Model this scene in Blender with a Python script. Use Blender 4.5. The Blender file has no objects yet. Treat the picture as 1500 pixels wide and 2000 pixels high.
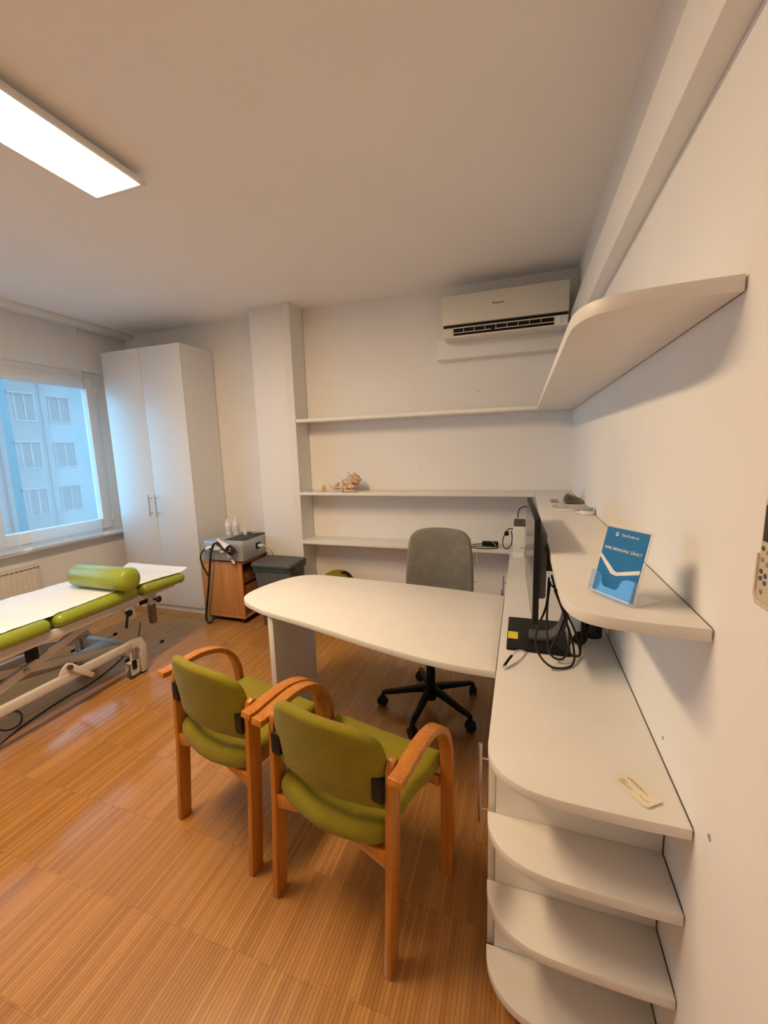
import bpy, bmesh, math, random
from math import sin, cos, pi, radians, sqrt, atan2
from mathutils import Vector, Matrix
random.seed(7)
C = bpy.context.scene.collection
scene = bpy.context.scene

# ------------------------------------------------------------------ camera
def make_camera():
    yaw, pit, rol, f = -3.25097449e-01, 1.53310931e-01, -3.01953221e-02, 803.415
    def mm(a, b): return [[sum(a[i][k]*b[k][j] for k in range(3)) for j in range(3)] for i in range(3)]
    Rz = [[cos(yaw), -sin(yaw), 0], [sin(yaw), cos(yaw), 0], [0, 0, 1]]
    B = [[1, 0, 0], [0, 0, -1], [0, 1, 0]]
    Rx = [[1, 0, 0], [0, cos(pit), -sin(pit)], [0, sin(pit), cos(pit)]]
    Ry = [[cos(rol), -sin(rol), 0], [sin(rol), cos(rol), 0], [0, 0, 1]]
    W = mm(Ry, mm(Rx, mm(B, Rz)))
    M = Matrix(((W[0][0], -W[1][0], -W[2][0], 0), (W[0][1], -W[1][1], -W[2][1], 0), (W[0][2], -W[1][2], -W[2][2], 1.472), (0, 0, 0, 1)))
    cd = bpy.data.cameras.new('camera'); co = bpy.data.objects.new('camera', cd); C.objects.link(co)
    co.matrix_world = M
    cd.sensor_fit = 'HORIZONTAL'; cd.sensor_width = 36; cd.lens = f/1500*36
    cd.clip_start = 0.02; cd.clip_end = 200
    scene.camera = co
    return W, f
CAMW, CAMF = make_camera()

# ------------------------------------------------------------------ world, exposure
scene.view_settings.view_transform = 'Standard'
scene.view_settings.look = 'None'
scene.view_settings.exposure = 0.0
scene.view_settings.gamma = 1
scene.view_settings.use_curve_mapping = False
world = bpy.data.worlds.new('overcast_dusk_sky'); scene.world = world
world.use_nodes = True
bg = world.node_tree.nodes['Background']
bg.inputs[0].default_value = (0.27, 0.65, 1.0, 1)
bg.inputs[1].default_value = 5.2
LAMP_STRENGTH = 65.0
LAMP_COLOR = (1.0, 0.71, 0.42, 1)

# ------------------------------------------------------------------ materials
def new_mat(name):
    m = bpy.data.materials.new(name); m.use_nodes = True
    return m, m.node_tree.nodes, m.node_tree.links, m.node_tree.nodes['Principled BSDF']
def mat(name, col, rough=0.5, metal=0.0, var=0.04, nscale=30, bump=0.0, bscale=200, coat=0.0, spec=None, stretch=None):
    m, N, L, P = new_mat(name)
    P.inputs['Roughness'].default_value = rough; P.inputs['Metallic'].default_value = metal
    if coat: P.inputs['Coat Weight'].default_value = coat; P.inputs['Coat Roughness'].default_value = 0.15
    if spec is not None: P.inputs['Specular IOR Level'].default_value = spec
    tc = N.new('ShaderNodeTexCoord'); vec = tc.outputs['Object']
    if stretch:
        mp = N.new('ShaderNodeMapping'); mp.inputs['Scale'].default_value = stretch; L.new(vec, mp.inputs[0]); vec = mp.outputs[0]
    n = N.new('ShaderNodeTexNoise'); n.inputs['Scale'].default_value = nscale; n.inputs['Detail'].default_value = 4
    L.new(vec, n.inputs['Vector'])
    r = N.new('ShaderNodeValToRGB')
    a = [max(0, c*(1-var*2)) for c in col[:3]]; b = [min(1, c*(1+var*2)) for c in col[:3]]
    r.color_ramp.elements[0].position = 0.3; r.color_ramp.elements[1].position = 0.7
    r.color_ramp.elements[0].color = (*a, 1); r.color_ramp.elements[1].color = (*b, 1)
    L.new(n.outputs['Fac'], r.inputs[0]); L.new(r.outputs[0], P.inputs['Base Color'])
    if bump:
        n2 = N.new('ShaderNodeTexNoise'); n2.inputs['Scale'].default_value = bscale; n2.inputs['Detail'].default_value = 3
        L.new(vec, n2.inputs['Vector'])
        bp = N.new('ShaderNodeBump'); bp.inputs['Strength'].default_value = bump; bp.inputs['Distance'].default_value = 0.002
        L.new(n2.outputs['Fac'], bp.inputs['Height']); L.new(bp.outputs[0], P.inputs['Normal'])
    return m
M = {}
M['wall'] = mat('wall_paint', (0.865, 0.86, 0.85), 0.9, var=0.008, nscale=3, bump=0.18, bscale=260)
M['ceiling'] = mat('ceiling_paint', (0.95, 0.94, 0.93), 0.95, var=0.008, nscale=2, bump=0.2, bscale=200)
M['white'] = mat('white_melamine', (0.80, 0.785, 0.76), 0.42, var=0.01, nscale=8, bump=0.05, bscale=900)
M['white_edge'] = mat('white_edge_band', (0.84, 0.81, 0.79), 0.4, var=0.01)
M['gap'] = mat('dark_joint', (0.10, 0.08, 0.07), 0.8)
M['lacquer'] = mat('wardrobe_white', (0.78, 0.79, 0.80), 0.35, var=0.01)
M['plastic_w'] = mat('white_plastic', (0.72, 0.70, 0.62), 0.4, var=0.01)
M['plastic_w2'] = mat('pure_white_plastic', (0.82, 0.82, 0.80), 0.35, var=0.01)
M['black'] = mat('black_plastic', (0.008, 0.0075, 0.0075), 0.5, var=0.1, spec=0.25)
M['blackgloss'] = mat('black_gloss', (0.008, 0.008, 0.009), 0.12, var=0.1)
M['rubber'] = mat('black_rubber', (0.015, 0.014, 0.013), 0.7)
M['steel'] = mat('brushed_steel', (0.62, 0.58, 0.55), 0.32, metal=1.0, var=0.03)
M['grey_metal'] = mat('grey_enamel', (0.42, 0.44, 0.46), 0.38, metal=0.35, var=0.02)
M['device_top'] = mat('device_top_grey', (0.50, 0.50, 0.49), 0.45, metal=0.2, var=0.02)
M['bed_frame'] = mat('bed_powder_coat', (0.66, 0.63, 0.60), 0.45, var=0.02)
M['dark_grey'] = mat('dark_grey_plastic', (0.085, 0.085, 0.088), 0.5, var=0.05, bump=0.08, bscale=500)
M['radiator'] = mat('radiator_enamel', (0.78, 0.74, 0.66), 0.4, var=0.01)
M['vinyl'] = mat('green_vinyl', (0.30, 0.37, 0.035), 0.32, var=0.04, nscale=6, bump=0.12, bscale=500, coat=0.2)
M['paper'] = mat('paper_sheet', (0.86, 0.86, 0.86), 0.85, var=0.01, bump=0.35, bscale=60)
M['teal'] = mat('teal_bag_plastic', (0.025, 0.085, 0.09), 0.3, var=0.2, nscale=25, bump=0.5, bscale=50)
M['yellow'] = mat('yellow_paper', (0.85, 0.72, 0.05), 0.8)
M['card'] = mat('card_cream', (0.84, 0.77, 0.60), 0.4, var=0.01)
M['ink'] = mat('card_ink', (0.20, 0.15, 0.09), 0.7)
M['gold'] = mat('card_gold_arc', (0.60, 0.34, 0.03), 0.5)
M['blue'] = mat('blue_print', (0.005, 0.16, 0.42), 0.35, var=0.02)
M['print_w'] = mat('white_print', (0.85, 0.85, 0.85), 0.5)
M['paper_grey'] = mat('grey_print', (0.34, 0.31, 0.31), 0.7, var=0.15, nscale=120)
M['pamphlet'] = mat('dark_green_pamphlet', (0.13, 0.15, 0.12), 0.55, var=0.2, nscale=60)
M['shell'] = mat('shell_cream', (0.68, 0.50, 0.36), 0.5, var=0.22, nscale=40, bump=0.6, bscale=90)
M['shell2'] = mat('shell_pale', (0.74, 0.62, 0.52), 0.35, var=0.15, nscale=60, bump=0.3, bscale=120)
M['star'] = mat('starfish_orange', (0.62, 0.40, 0.16), 0.7, var=0.3, nscale=120, bump=0.5, bscale=200)
M['facade'] = mat('facade_plaster', (0.27, 0.27, 0.27), 0.9, var=0.03, nscale=0.6)
M['facade2'] = mat('facade_plaster_dark', (0.20, 0.20, 0.20), 0.9, var=0.03, nscale=0.6)
M['facade_win'] = mat('facade_window_pane', (0.11, 0.11, 0.11), 0.5)
M['red_sign'] = mat('red_shop_front', (0.16, 0.02, 0.03), 0.6)
M['street'] = mat('street_asphalt', (0.07, 0.07, 0.07), 0.9)
M['mugblack'] = mat('smoky_mesh', (0.010, 0.010, 0.014), 0.18)
M['remote'] = mat('remote_ivory', (0.66, 0.58, 0.42), 0.45, var=0.01)
M['lcd'] = mat('remote_lcd_dark', (0.03, 0.02, 0.02), 0.2)
M['btn_green'] = mat('button_green', (0.06, 0.13, 0.03), 0.5)
M['btn_blue'] = mat('button_violet', (0.09, 0.09, 0.20), 0.5)
M['tape_grey'] = mat('lid_blue_grey', (0.36, 0.38, 0.38), 0.5)

def fabric(name, col, col2, rough=0.95, scale=500):
    m, N, L, P = new_mat(name)
    P.inputs['Roughness'].default_value = rough
    P.inputs['Sheen Weight'].default_value = 0.1
    tc = N.new('ShaderNodeTexCoord')
    n = N.new('ShaderNodeTexNoise'); n.inputs['Scale'].default_value = scale; n.inputs['Detail'].default_value = 2
    n2 = N.new('ShaderNodeTexNoise'); n2.inputs['Scale'].default_value = 14
    L.new(tc.outputs['Object'], n.inputs['Vector']); L.new(tc.outputs['Object'], n2.inputs['Vector'])
    mx = N.new('ShaderNodeMath'); mx.operation = 'MULTIPLY_ADD'; mx.inputs[1].default_value = 0.7; L.new(n.outputs['Fac'], mx.inputs[0])
    m2 = N.new('ShaderNodeMath'); m2.operation = 'MULTIPLY'; m2.inputs[1].default_value = 0.3; L.new(n2.outputs['Fac'], m2.inputs[0]); L.new(m2.outputs[0], mx.inputs[2])
    r = N.new('ShaderNodeValToRGB'); r.color_ramp.elements[0].position = 0.32; r.color_ramp.elements[1].position = 0.68
    r.color_ramp.elements[0].color = (*col, 1); r.color_ramp.elements[1].color = (*col2, 1)
    L.new(mx.outputs[0], r.inputs[0]); L.new(r.outputs[0], P.inputs['Base Color'])
    bp = N.new('ShaderNodeBump'); bp.inputs['Strength'].default_value = 0.35; bp.inputs['Distance'].default_value = 0.001
    L.new(n.outputs['Fac'], bp.inputs['Height']); L.new(bp.outputs[0], P.inputs['Normal'])
    return m
M['green_fabric'] = fabric('green_upholstery', (0.18, 0.148, 0.002), (0.31, 0.258, 0.005))
M['grey_fabric'] = fabric('grey_upholstery', (0.13, 0.13, 0.115), (0.26, 0.255, 0.225), scale=260)
M['pad_black'] = fabric('black_mat', (0.018, 0.018, 0.018), (0.035, 0.035, 0.033))

def wood(name, c1, c2, axis=2, rough=0.35, scale=1.0, coat=0.25):
    m, N, L, P = new_mat(name)
    P.inputs['Roughness'].default_value = rough
    P.inputs['Coat Weight'].default_value = coat; P.inputs['Coat Roughness'].default_value = 0.2
    tc = N.new('ShaderNodeTexCoord'); mp = N.new('ShaderNodeMapping')
    s = [60*scale]*3; s[axis] = 3*scale
    mp.inputs['Scale'].default_value = s
    L.new(tc.outputs['Object'], mp.inputs[0])
    n = N.new('ShaderNodeTexNoise'); n.inputs['Scale'].default_value = 1; n.inputs['Detail'].default_value = 6; n.inputs['Distortion'].default_value = 0.4
    L.new(mp.outputs[0], n.inputs['Vector'])
    r = N.new('ShaderNodeValToRGB'); r.color_ramp.elements[0].position = 0.3; r.color_ramp.elements[1].position = 0.72
    r.color_ramp.elements[0].color = (*c1, 1); r.color_ramp.elements[1].color = (*c2, 1)
    L.new(n.outputs['Fac'], r.inputs[0]); L.new(r.outputs[0], P.inputs['Base Color'])
    bp = N.new('ShaderNodeBump'); bp.inputs['Strength'].default_value = 0.08; bp.inputs['Distance'].default_value = 0.001
    L.new(n.outputs['Fac'], bp.inputs['Height']); L.new(bp.outputs[0], P.inputs['Normal'])
    return m
M['beech'] = wood('beech_red_brown', (0.44, 0.145, 0.014), (0.60, 0.235, 0.030))
M['cherry'] = wood('cherry_veneer', (0.48, 0.20, 0.055), (0.60, 0.29, 0.10), rough=0.4, scale=0.5)
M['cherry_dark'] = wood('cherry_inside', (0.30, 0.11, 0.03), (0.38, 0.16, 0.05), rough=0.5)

STRIP_W, STRIP_L = 0.0125, 0.28
def floor_mat():
    m, N, L, P = new_mat('bamboo_strip_parquet')
    P.inputs['Roughness'].default_value = 0.34
    P.inputs['Coat Weight'].default_value = 0.6; P.inputs['Coat Roughness'].default_value = 0.13
    g = N.new('ShaderNodeNewGeometry')
    sep = N.new('ShaderNodeSeparateXYZ'); L.new(g.outputs['Position'], sep.inputs[0])
    def quant(out, w, off):
        a = N.new('ShaderNodeMath'); a.operation = 'ADD'; a.inputs[1].default_value = off; L.new(out, a.inputs[0])
        d = N.new('ShaderNodeMath'); d.operation = 'DIVIDE'; d.inputs[1].default_value = w; L.new(a.outputs[0], d.inputs[0])
        f = N.new('ShaderNodeMath'); f.operation = 'FLOOR'; L.new(d.outputs[0], f.inputs[0]); return f.outputs[0]
    qx = quant(sep.outputs[0], STRIP_W, 4.0); qb = quant(sep.outputs[0], STRIP_W*8, 4.0); qy = quant(sep.outputs[1], STRIP_L, 1.99)
    cm = N.new('ShaderNodeCombineXYZ'); L.new(qx, cm.inputs[0]); L.new(qy, cm.inputs[1])
    cb = N.new('ShaderNodeCombineXYZ'); L.new(qb, cb.inputs[0]); L.new(qy, cb.inputs[1])
    wn = N.new('ShaderNodeTexWhiteNoise'); wn.noise_dimensions = '2D'; L.new(cm.outputs[0], wn.inputs['Vector'])
    wb = N.new('ShaderNodeTexWhiteNoise'); wb.noise_dimensions = '2D'; L.new(cb.outputs[0], wb.inputs['Vector'])
    mp = N.new('ShaderNodeMapping'); mp.inputs['Scale'].default_value = (420, 7, 1); L.new(g.outputs['Position'], mp.inputs[0])
    n = N.new('ShaderNodeTexNoise'); n.inputs['Scale'].default_value = 1; n.inputs['Detail'].default_value = 5; L.new(mp.outputs[0], n.inputs['Vector'])
    # value = .45*strip + .2*block + .35*grain
    a = N.new('ShaderNodeMath'); a.operation = 'MULTIPLY'; a.inputs[1].default_value = 0.36; L.new(wn.outputs['Value'], a.inputs[0])
    b = N.new('ShaderNodeMath'); b.operation = 'MULTIPLY_ADD'; b.inputs[1].default_value = 0.16; L.new(wb.outputs['Value'], b.inputs[0]); L.new(a.outputs[0], b.inputs[2])
    c = N.new('ShaderNodeMath'); c.operation = 'MULTIPLY_ADD'; c.inputs[1].default_value = 0.50; L.new(n.outputs['Fac'], c.inputs[0]); L.new(b.outputs[0], c.inputs[2])
    r = N.new('ShaderNodeValToRGB')
    e = r.color_ramp.elements
    e[0].position = 0.15; e[0].color = (0.33, 0.145, 0.034, 1)
    e[1].position = 0.85; e[1].color = (0.60, 0.31, 0.10, 1)
    k = e.new(0.5); k.color = (0.47, 0.22, 0.060, 1)
    L.new(c.outputs[0], r.inputs[0]); L.new(r.outputs[0], P.inputs['Base Color'])
    bp = N.new('ShaderNodeBump'); bp.inputs['Strength'].default_value = 0.12; bp.inputs['Distance'].default_value = 0.0006
    L.new(n.outputs['Fac'], bp.inputs['Height']); L.new(bp.outputs[0], P.inputs['Normal'])
    return m
M['floor'] = floor_mat()

def glassy(name, tint, rough=0.03, trans=0.8):
    m, N, L, P = new_mat(name)
    t = N.new('ShaderNodeBsdfTransparent'); t.inputs[0].default_value = (*tint, 1)
    gl = N.new('ShaderNodeBsdfGlossy'); gl.inputs['Roughness'].default_value = rough; gl.inputs[0].default_value = (1, 1, 1, 1)
    lw = N.new('ShaderNodeLayerWeight'); lw.inputs[0].default_value = 0.5
    pw = N.new('ShaderNodeMath'); pw.operation = 'POWER'; pw.inputs[1].default_value = 4.0; L.new(lw.outputs['Facing'], pw.inputs[0])
    fr = N.new('ShaderNodeMath'); fr.operation = 'MULTIPLY_ADD'; fr.inputs[1].default_value = 0.6; fr.inputs[2].default_value = 0.07; L.new(pw.outputs[0], fr.inputs[0])
    mx = N.new('ShaderNodeMixShader'); L.new(fr.outputs[0], mx.inputs[0]); L.new(t.outputs[0], mx.inputs[1]); L.new(gl.outputs[0], mx.inputs[2])
    L.new(mx.outputs[0], N['Material Output'].inputs[0])
    N.remove(P)
    return m
M['glass'] = glassy('window_glass', (0.93, 0.96, 0.97))
M['acrylic'] = glassy('clear_acrylic', (0.94, 0.95, 0.96))
M['smoke'] = glassy('smoky_plastic', (0.20, 0.20, 0.24), 0.1)
def curtain_mat():
    m, N, L, P = new_mat('sheer_white_curtain')
    tc = N.new('ShaderNodeTexCoord'); n = N.new('ShaderNodeTexNoise'); n.inputs['Scale'].default_value = 3; n.inputs['Detail'].default_value = 3
    L.new(tc.outputs['Object'], n.inputs['Vector'])
    t = N.new('ShaderNodeBsdfTransparent'); t.inputs[0].default_value = (1, 1, 1, 1)
    d = N.new('ShaderNodeBsdfDiffuse'); d.inputs[0].default_value = (0.85, 0.85, 0.85, 1)
    tl = N.new('ShaderNodeBsdfTranslucent'); tl.inputs[0].default_value = (0.85, 0.85, 0.85, 1)
    a = N.new('ShaderNodeMixShader'); a.inputs[0].default_value = 0.5; L.new(d.outputs[0], a.inputs[1]); L.new(tl.outputs[0], a.inputs[2])
    mr = N.new('ShaderNodeMapRange'); mr.inputs[3].default_value = 0.36; mr.inputs[4].default_value = 0.46; L.new(n.outputs['Fac'], mr.inputs[0])
    b = N.new('ShaderNodeMixShader'); L.new(mr.outputs[0], b.inputs[0]); L.new(t.outputs[0], b.inputs[1]); L.new(a.outputs[0], b.inputs[2])
    L.new(b.outputs[0], N['Material Output'].inputs[0]); N.remove(P)
    return m
M['curtain'] = curtain_mat()
def emit(name, col, s):
    m, N, L, P = new_mat(name)
    P.inputs['Base Color'].default_value = (0.9, 0.9, 0.9, 1)
    P.inputs['Emission Color'].default_value = col; P.inputs['Emission Strength'].default_value = s
    return m
M['lamp'] = emit('lamp_diffuser', LAMP_COLOR, LAMP_STRENGTH)

# ------------------------------------------------------------------ mesh helpers
class MB:
    def __init__(s): s.v = []; s.f = []
    def add(s, v, f):
        o = len(s.v); s.v += [tuple(p) for p in v]; s.f += [tuple(i+o for i in q) for q in f]; return s
    def box(s, x0, x1, y0, y1, z0, z1):
        v = [(x, y, z) for z in (z0, z1) for y in (y0, y1) for x in (x0, x1)]
        return s.add(v, [(0, 2, 3, 1), (4, 5, 7, 6), (0, 1, 5, 4), (2, 6, 7, 3), (0, 4, 6, 2), (1, 3, 7, 5)])
    def prism(s, poly, z0, z1, fn=None):
        """poly: list of 2D; fn maps (a,b,h)->xyz"""
        fn = fn or (lambda a, b, h: (a, b, h)); n = len(poly)
        v = [fn(a, b, z0) for a, b in poly] + [fn(a, b, z1) for a, b in poly]
        f = [tuple(range(n-1, -1, -1)), tuple(range(n, 2*n))] + [(i, (i+1) % n, n+(i+1) % n, n+i) for i in range(n)]
        return s.add(v, f)
    def cyl(s, p0, p1, r0, r1=None, n=20, cap=True):
        r1 = r0 if r1 is None else r1
        p0 = Vector(p0); p1 = Vector(p1); d = (p1-p0).normalized()
        a = d.orthogonal().normalized(); b = d.cross(a)
        v = [p0+(a*cos(t)+b*sin(t))*r0 for t in [2*pi*i/n for i in range(n)]] + [p1+(a*cos(t)+b*sin(t))*r1 for t in [2*pi*i/n for i in range(n)]]
        f = [(i, (i+1) % n, n+(i+1) % n, n+i) for i in range(n)]
        if cap: f += [tuple(range(n-1, -1, -1)), tuple(range(n, 2*n))]
        return s.add(v, f)
    def lathe(s, prof, c=(0, 0, 0), axis=(0, 0, 1), n=28):
        """prof: (r,h) along axis"""
        d = Vector(axis).normalized(); a = d.orthogonal().normalized(); b = d.cross(a); c = Vector(c); v = []; f = []
        for r, h in prof:
            for i in range(n):
                t = 2*pi*i/n; v.append(c+d*h+(a*cos(t)+b*sin(t))*max(r, 1e-5))
        for k in range(len(prof)-1):
            for i in range(n): f.append((k*n+i, k*n+(i+1) % n, (k+1)*n+(i+1) % n, (k+1)*n+i))
        f.append(tuple(range(n-1, -1, -1))); f.append(tuple(range((len(prof)-1)*n, len(prof)*n)))
        return s.add(v, f)
    def sweep(s, path, sec, side=None, scale=None):
        """sec: list of (a,b): a along side vector, b along normal"""
        P = [Vector(p) for p in path]; n = len(sec); v = []; f = []; prev = None
        for i, p in enumerate(P):
            t = (P[min(i+1, len(P)-1)]-P[max(i-1, 0)]).normalized()
            if side is not None: A = Vector(side); A = (A-t*A.dot(t)).normalized()
            else:
                if prev is None: A = t.orthogonal().normalized()
                else: A = (prev-t*prev.dot(t)).normalized()
                prev = A
            Bn = t.cross(A); k = scale[i] if scale else 1
            for a, b in sec: v.append(p+A*a*k+Bn*b*k)
        m = len(P)
        for j in range(m-1):
            for i in range(n): f.append((j*n+i, j*n+(i+1) % n, (j+1)*n+(i+1) % n, (j+1)*n+i))
        f.append(tuple(range(n-1, -1, -1))); f.append(tuple(range((m-1)*n, m*n)))
        return s.add(v, f)
    def tube(s, path, r, n=8, res=6, scale=None):
        path = smooth(path, res) if res > 1 else path
        return s.sweep(path, [(r*cos(2*pi*i/n), r*sin(2*pi*i/n)) for i in range(n)])
    def pillow(s, outline, t0, t1, fn, rim=0.03, rimr=None, center=None):
        """rounded pad: outline 2D, thickness from t0 to t1; fn(a,b,h)->xyz"""
        n = len(outline); ca = sum(p[0] for p in outline)/n; cb = sum(p[1] for p in outline)/n
        if center: ca, cb = center
        mid = (t0+t1)/2; ht = (t1-t0)/2
        rings = []
        K = 5
        for k in range(K+1):
            an = pi/2*k/K; rings.append((rim*(1-cos(an)), sin(an)))
        extra = [0.75, 0.5, 0.25]
        def ring(d, q):
            o = []
            for a, b in outline:
                L = sqrt((a-ca)**2+(b-cb)**2); k = max(0.05, 1-d/L); o.append((ca+(a-ca)*k, cb+(b-cb)*k, q))
            return o
        top = [ring(d, mid+ht*q) for d, q in rings]; bot = [ring(d, mid-ht*q) for d, q in rings[1:]]
        base = top[-1]
        for e in extra: top.append([(ca+(a-ca)*e, cb+(b-cb)*e, h) for a, b, h in base])
        base = bot[-1]
        for e in extra: bot.append([(ca+(a-ca)*e, cb+(b-cb)*e, h) for a, b, h in base])
        seq = list(reversed(bot))+top
        v = []; f = []
        for R_ in seq:
            for p in R_: v.append(fn(*p))
        for j in range(len(seq)-1):
            for i in range(n): f.append((j*n+i, j*n+(i+1) % n, (j+1)*n+(i+1) % n, (j+1)*n+i))
        v.append(fn(ca, cb, t0)); v.append(fn(ca, cb, t1)); a0 = len(v)-2; b0 = (len(seq)-1)*n
        for i in range(n): f.append((a0, (i+1) % n, i)); f.append((a0+1, b0+i, b0+(i+1) % n))
        return s.add(v, f)
    def build(s, name, material, parent=None, bevel=0, seg=2, smooth_a=35, loc=None):
        me = bpy.data.meshes.new(name); me.from_pydata(s.v, [], s.f)
        bm = bmesh.new(); bm.from_mesh(me)
        bmesh.ops.recalc_face_normals(bm, faces=bm.faces)
        if bevel:
            ed = [e for e in bm.edges if len(e.link_faces) == 2 and e.calc_face_angle(0) > radians(30)]
            bmesh.ops.bevel(bm, geom=ed, offset=bevel, segments=seg, affect='EDGES', profile=0.5, clamp_overlap=True)
        bm.to_mesh(me); bm.free()
        me.polygons.foreach_set('use_smooth', [True]*len(me.polygons))
        me.set_sharp_from_angle(angle=radians(smooth_a))
        me.materials.append(material)
        o = bpy.data.objects.new(name, me); C.objects.link(o)
        if parent:
            o.parent = parent
        if loc: o.location = loc
        return o

def smooth(pts, res=6):
    P = [Vector(p) for p in pts]; out = []
    if len(P) < 3: return P
    for i in range(len(P)-1):
        p0 = P[max(i-1, 0)]; p1 = P[i]; p2 = P[i+1]; p3 = P[min(i+2, len(P)-1)]
        for k in range(res):
            t = k/res
            out.append(0.5*((2*p1)+(p2-p0)*t+(2*p0-5*p1+4*p2-p3)*t*t+(3*p1-p0-3*p2+p3)*t**3))
    out.append(P[-1]); return out
def smooth2(pts, res=6):
    return [(p.x, p.y) for p in smooth([(a, b, 0) for a, b in pts], res)]
def rrect(x0, x1, y0, y1, r, n=6):
    o = []
    for cx, cy, a0 in ((x1-r, y1-r, 0), (x0+r, y1-r, 90), (x0+r, y0+r, 180), (x1-r, y0+r, 270)):
        for k in range(n+1):
            a = radians(a0+90*k/n); o.append((cx+r*cos(a), cy+r*sin(a)))
    return o
def tag(o, label=None, cat=None, group=None, kind=None):
    if label: o['label'] = label
    if cat: o['category'] = cat
    if group: o['group'] = group
    if kind: o['kind'] = kind
    return o
def thing(name, label, cat, loc=(0, 0, 0), rz=0, group=None):
    o = bpy.data.objects.new(name, None); C.objects.link(o); o.location = loc; o.rotation_euler = (0, 0, rz); o.empty_display_size = 0.05
    return tag(o, label, cat, group)
def struct(o): o['kind'] = 'structure'; return o
def off(parent, mb):
    """shift world coordinates of a builder into the local frame of its (unrotated) parent"""
    l = parent.location; mb.v = [(a-l.x, b-l.y, c-l.z) for a, b, c in mb.v]; return mb
def copy_tree(root, loc, rz):
    r = root.copy(); C.objects.link(r); r.location = loc; r.rotation_euler = (0, 0, rz)
    for ch in list(root.children):
        c = ch.copy(); C.objects.link(c); c.parent = r
        for g in list(ch.children):
            d = g.copy(); C.objects.link(d); d.parent = c
    return r
def text_part(name, body, size, matrix, material, parent, align='CENTER', extrude=0.0002, spacing=1.0):
    cu = bpy.data.curves.new(name, 'FONT'); cu.body = body; cu.size = size; cu.align_x = align; cu.align_y = 'CENTER'; cu.extrude = extrude
    cu.space_character = spacing; cu.offset = size*0.002
    tmp = bpy.data.objects.new(name, cu); C.objects.link(tmp)
    dg = bpy.context.evaluated_depsgraph_get()
    me = bpy.data.meshes.new_from_object(tmp.evaluated_get(dg)); bpy.data.objects.remove(tmp)
    me.materials.clear(); me.materials.append(material); me.transform(matrix)
    o = bpy.data.objects.new(name, me); C.objects.link(o); o.parent = parent
    return o

# ------------------------------------------------------------------ setting
H = 2.65; XR = 0.34; XL = -3.80; YB = 3.30; YF = -1.7
# floor slab, its strips follow
floor = struct(MB().box(XL-0.1, XR+0.1, YF-0.1, YB+0.1, -0.12, -0.0035).build('floor', M['floor']))
cols = int((XR-XL)/STRIP_W); rows = []
def project(x, y, z):
    d = (x, y, z-1.472); c = [sum(CAMW[i][k]*d[k] for k in range(3)) for i in range(3)]
    if c[2] < 0.05: return None
    return 750+CAMF*c[0]/c[2], 1000+CAMF*c[1]/c[2], c[2]
cand = []
r0 = -1
for r in range(-7, 12):
    for c in range(cols+1):
        x = -4.0+STRIP_W*(c+16); blk = (c+16)//8
        if x < XL or x+STRIP_W > XR+0.001: continue
        rr = random.Random(blk*131+r*17)
        y0 = -1.99+STRIP_L*(r+8)
        jit = (random.Random(blk*7+1).random()-0.5)*0.016
        a = max(YF, y0+jit); b = min(YB, y0+STRIP_L+jit)
        if b-a < 0.02: continue
        pr = project(x, (a+b)/2, 0)
        full = abs((b-a)-STRIP_L) < 1e-6
        vis = pr and 0 < pr[0] < 1500 and 0 < pr[1] < 1995 and x < -0.05
        cand.append((pr[2] if vis and full else 99, x, a, b))
cand.sort()
near = cand[:300]; rest = cand[300:]
g = 0.00035
sm = MB().box(g, STRIP_W-g, 0.0002, STRIP_L-0.0002, -0.004, 0.0)
first = sm.build('floor_strip', M['floor'], floor)
first.location = (near[0][1], near[0][2], 0)
for d, x, a, b in near[1:]:
    o = first.copy(); C.objects.link(o); o.parent = floor; o.location = (x, a, random.uniform(-0.0002, 0.0001))
mb = MB()
for d, x, a, b in rest:
    dz = random.uniform(-0.0002, 0.0001)
    mb.box(x+g, x+STRIP_W-g, a+0.0002, b-0.0002, -0.004, dz)
tag(mb.build('floor_strips', M['floor'], floor), kind='stuff')

struct(MB().box(XL-0.3, XR+0.2, YF-0.2, YB+0.2, H, H+0.15).build('ceiling', M['ceiling']))
struct(MB().box(XL-0.3, XR+0.2, YB, YB+0.15, -0.12, H).build('wall_back', M['wall']))
struct(MB().box(XL-0.3, XR+0.2, YF-0.15, YF, -0.12, H).build('wall_front', M['wall']))
wall_right = struct(MB().box(XR, XR+0.15, YF, YB, -0.12, H).build('wall_right', M['wall']))
# left wall with window opening y 0.45..3.06, z 0.72..2.25
WY0, WY1, WZ0, WZ1 = 0.40, 3.06, 0.735, 2.25
mb = MB().box(XL-0.3, XL, YF, WY0, -0.12, H).box(XL-0.3, XL, WY1, YB, -0.12, H).box(XL-0.3, XL, WY0, WY1, -0.12, WZ0).box(XL-0.3, XL, WY0, WY1, WZ1, H)
struct(mb.build('wall_left', M['wall']))
# chimney breast between wardrobe and shelf wall
col = struct(MB().box(-2.19, -1.862, 3.112, YB, 0, H).build('wall_pier', M['wall'], bevel=0.004))
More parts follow.
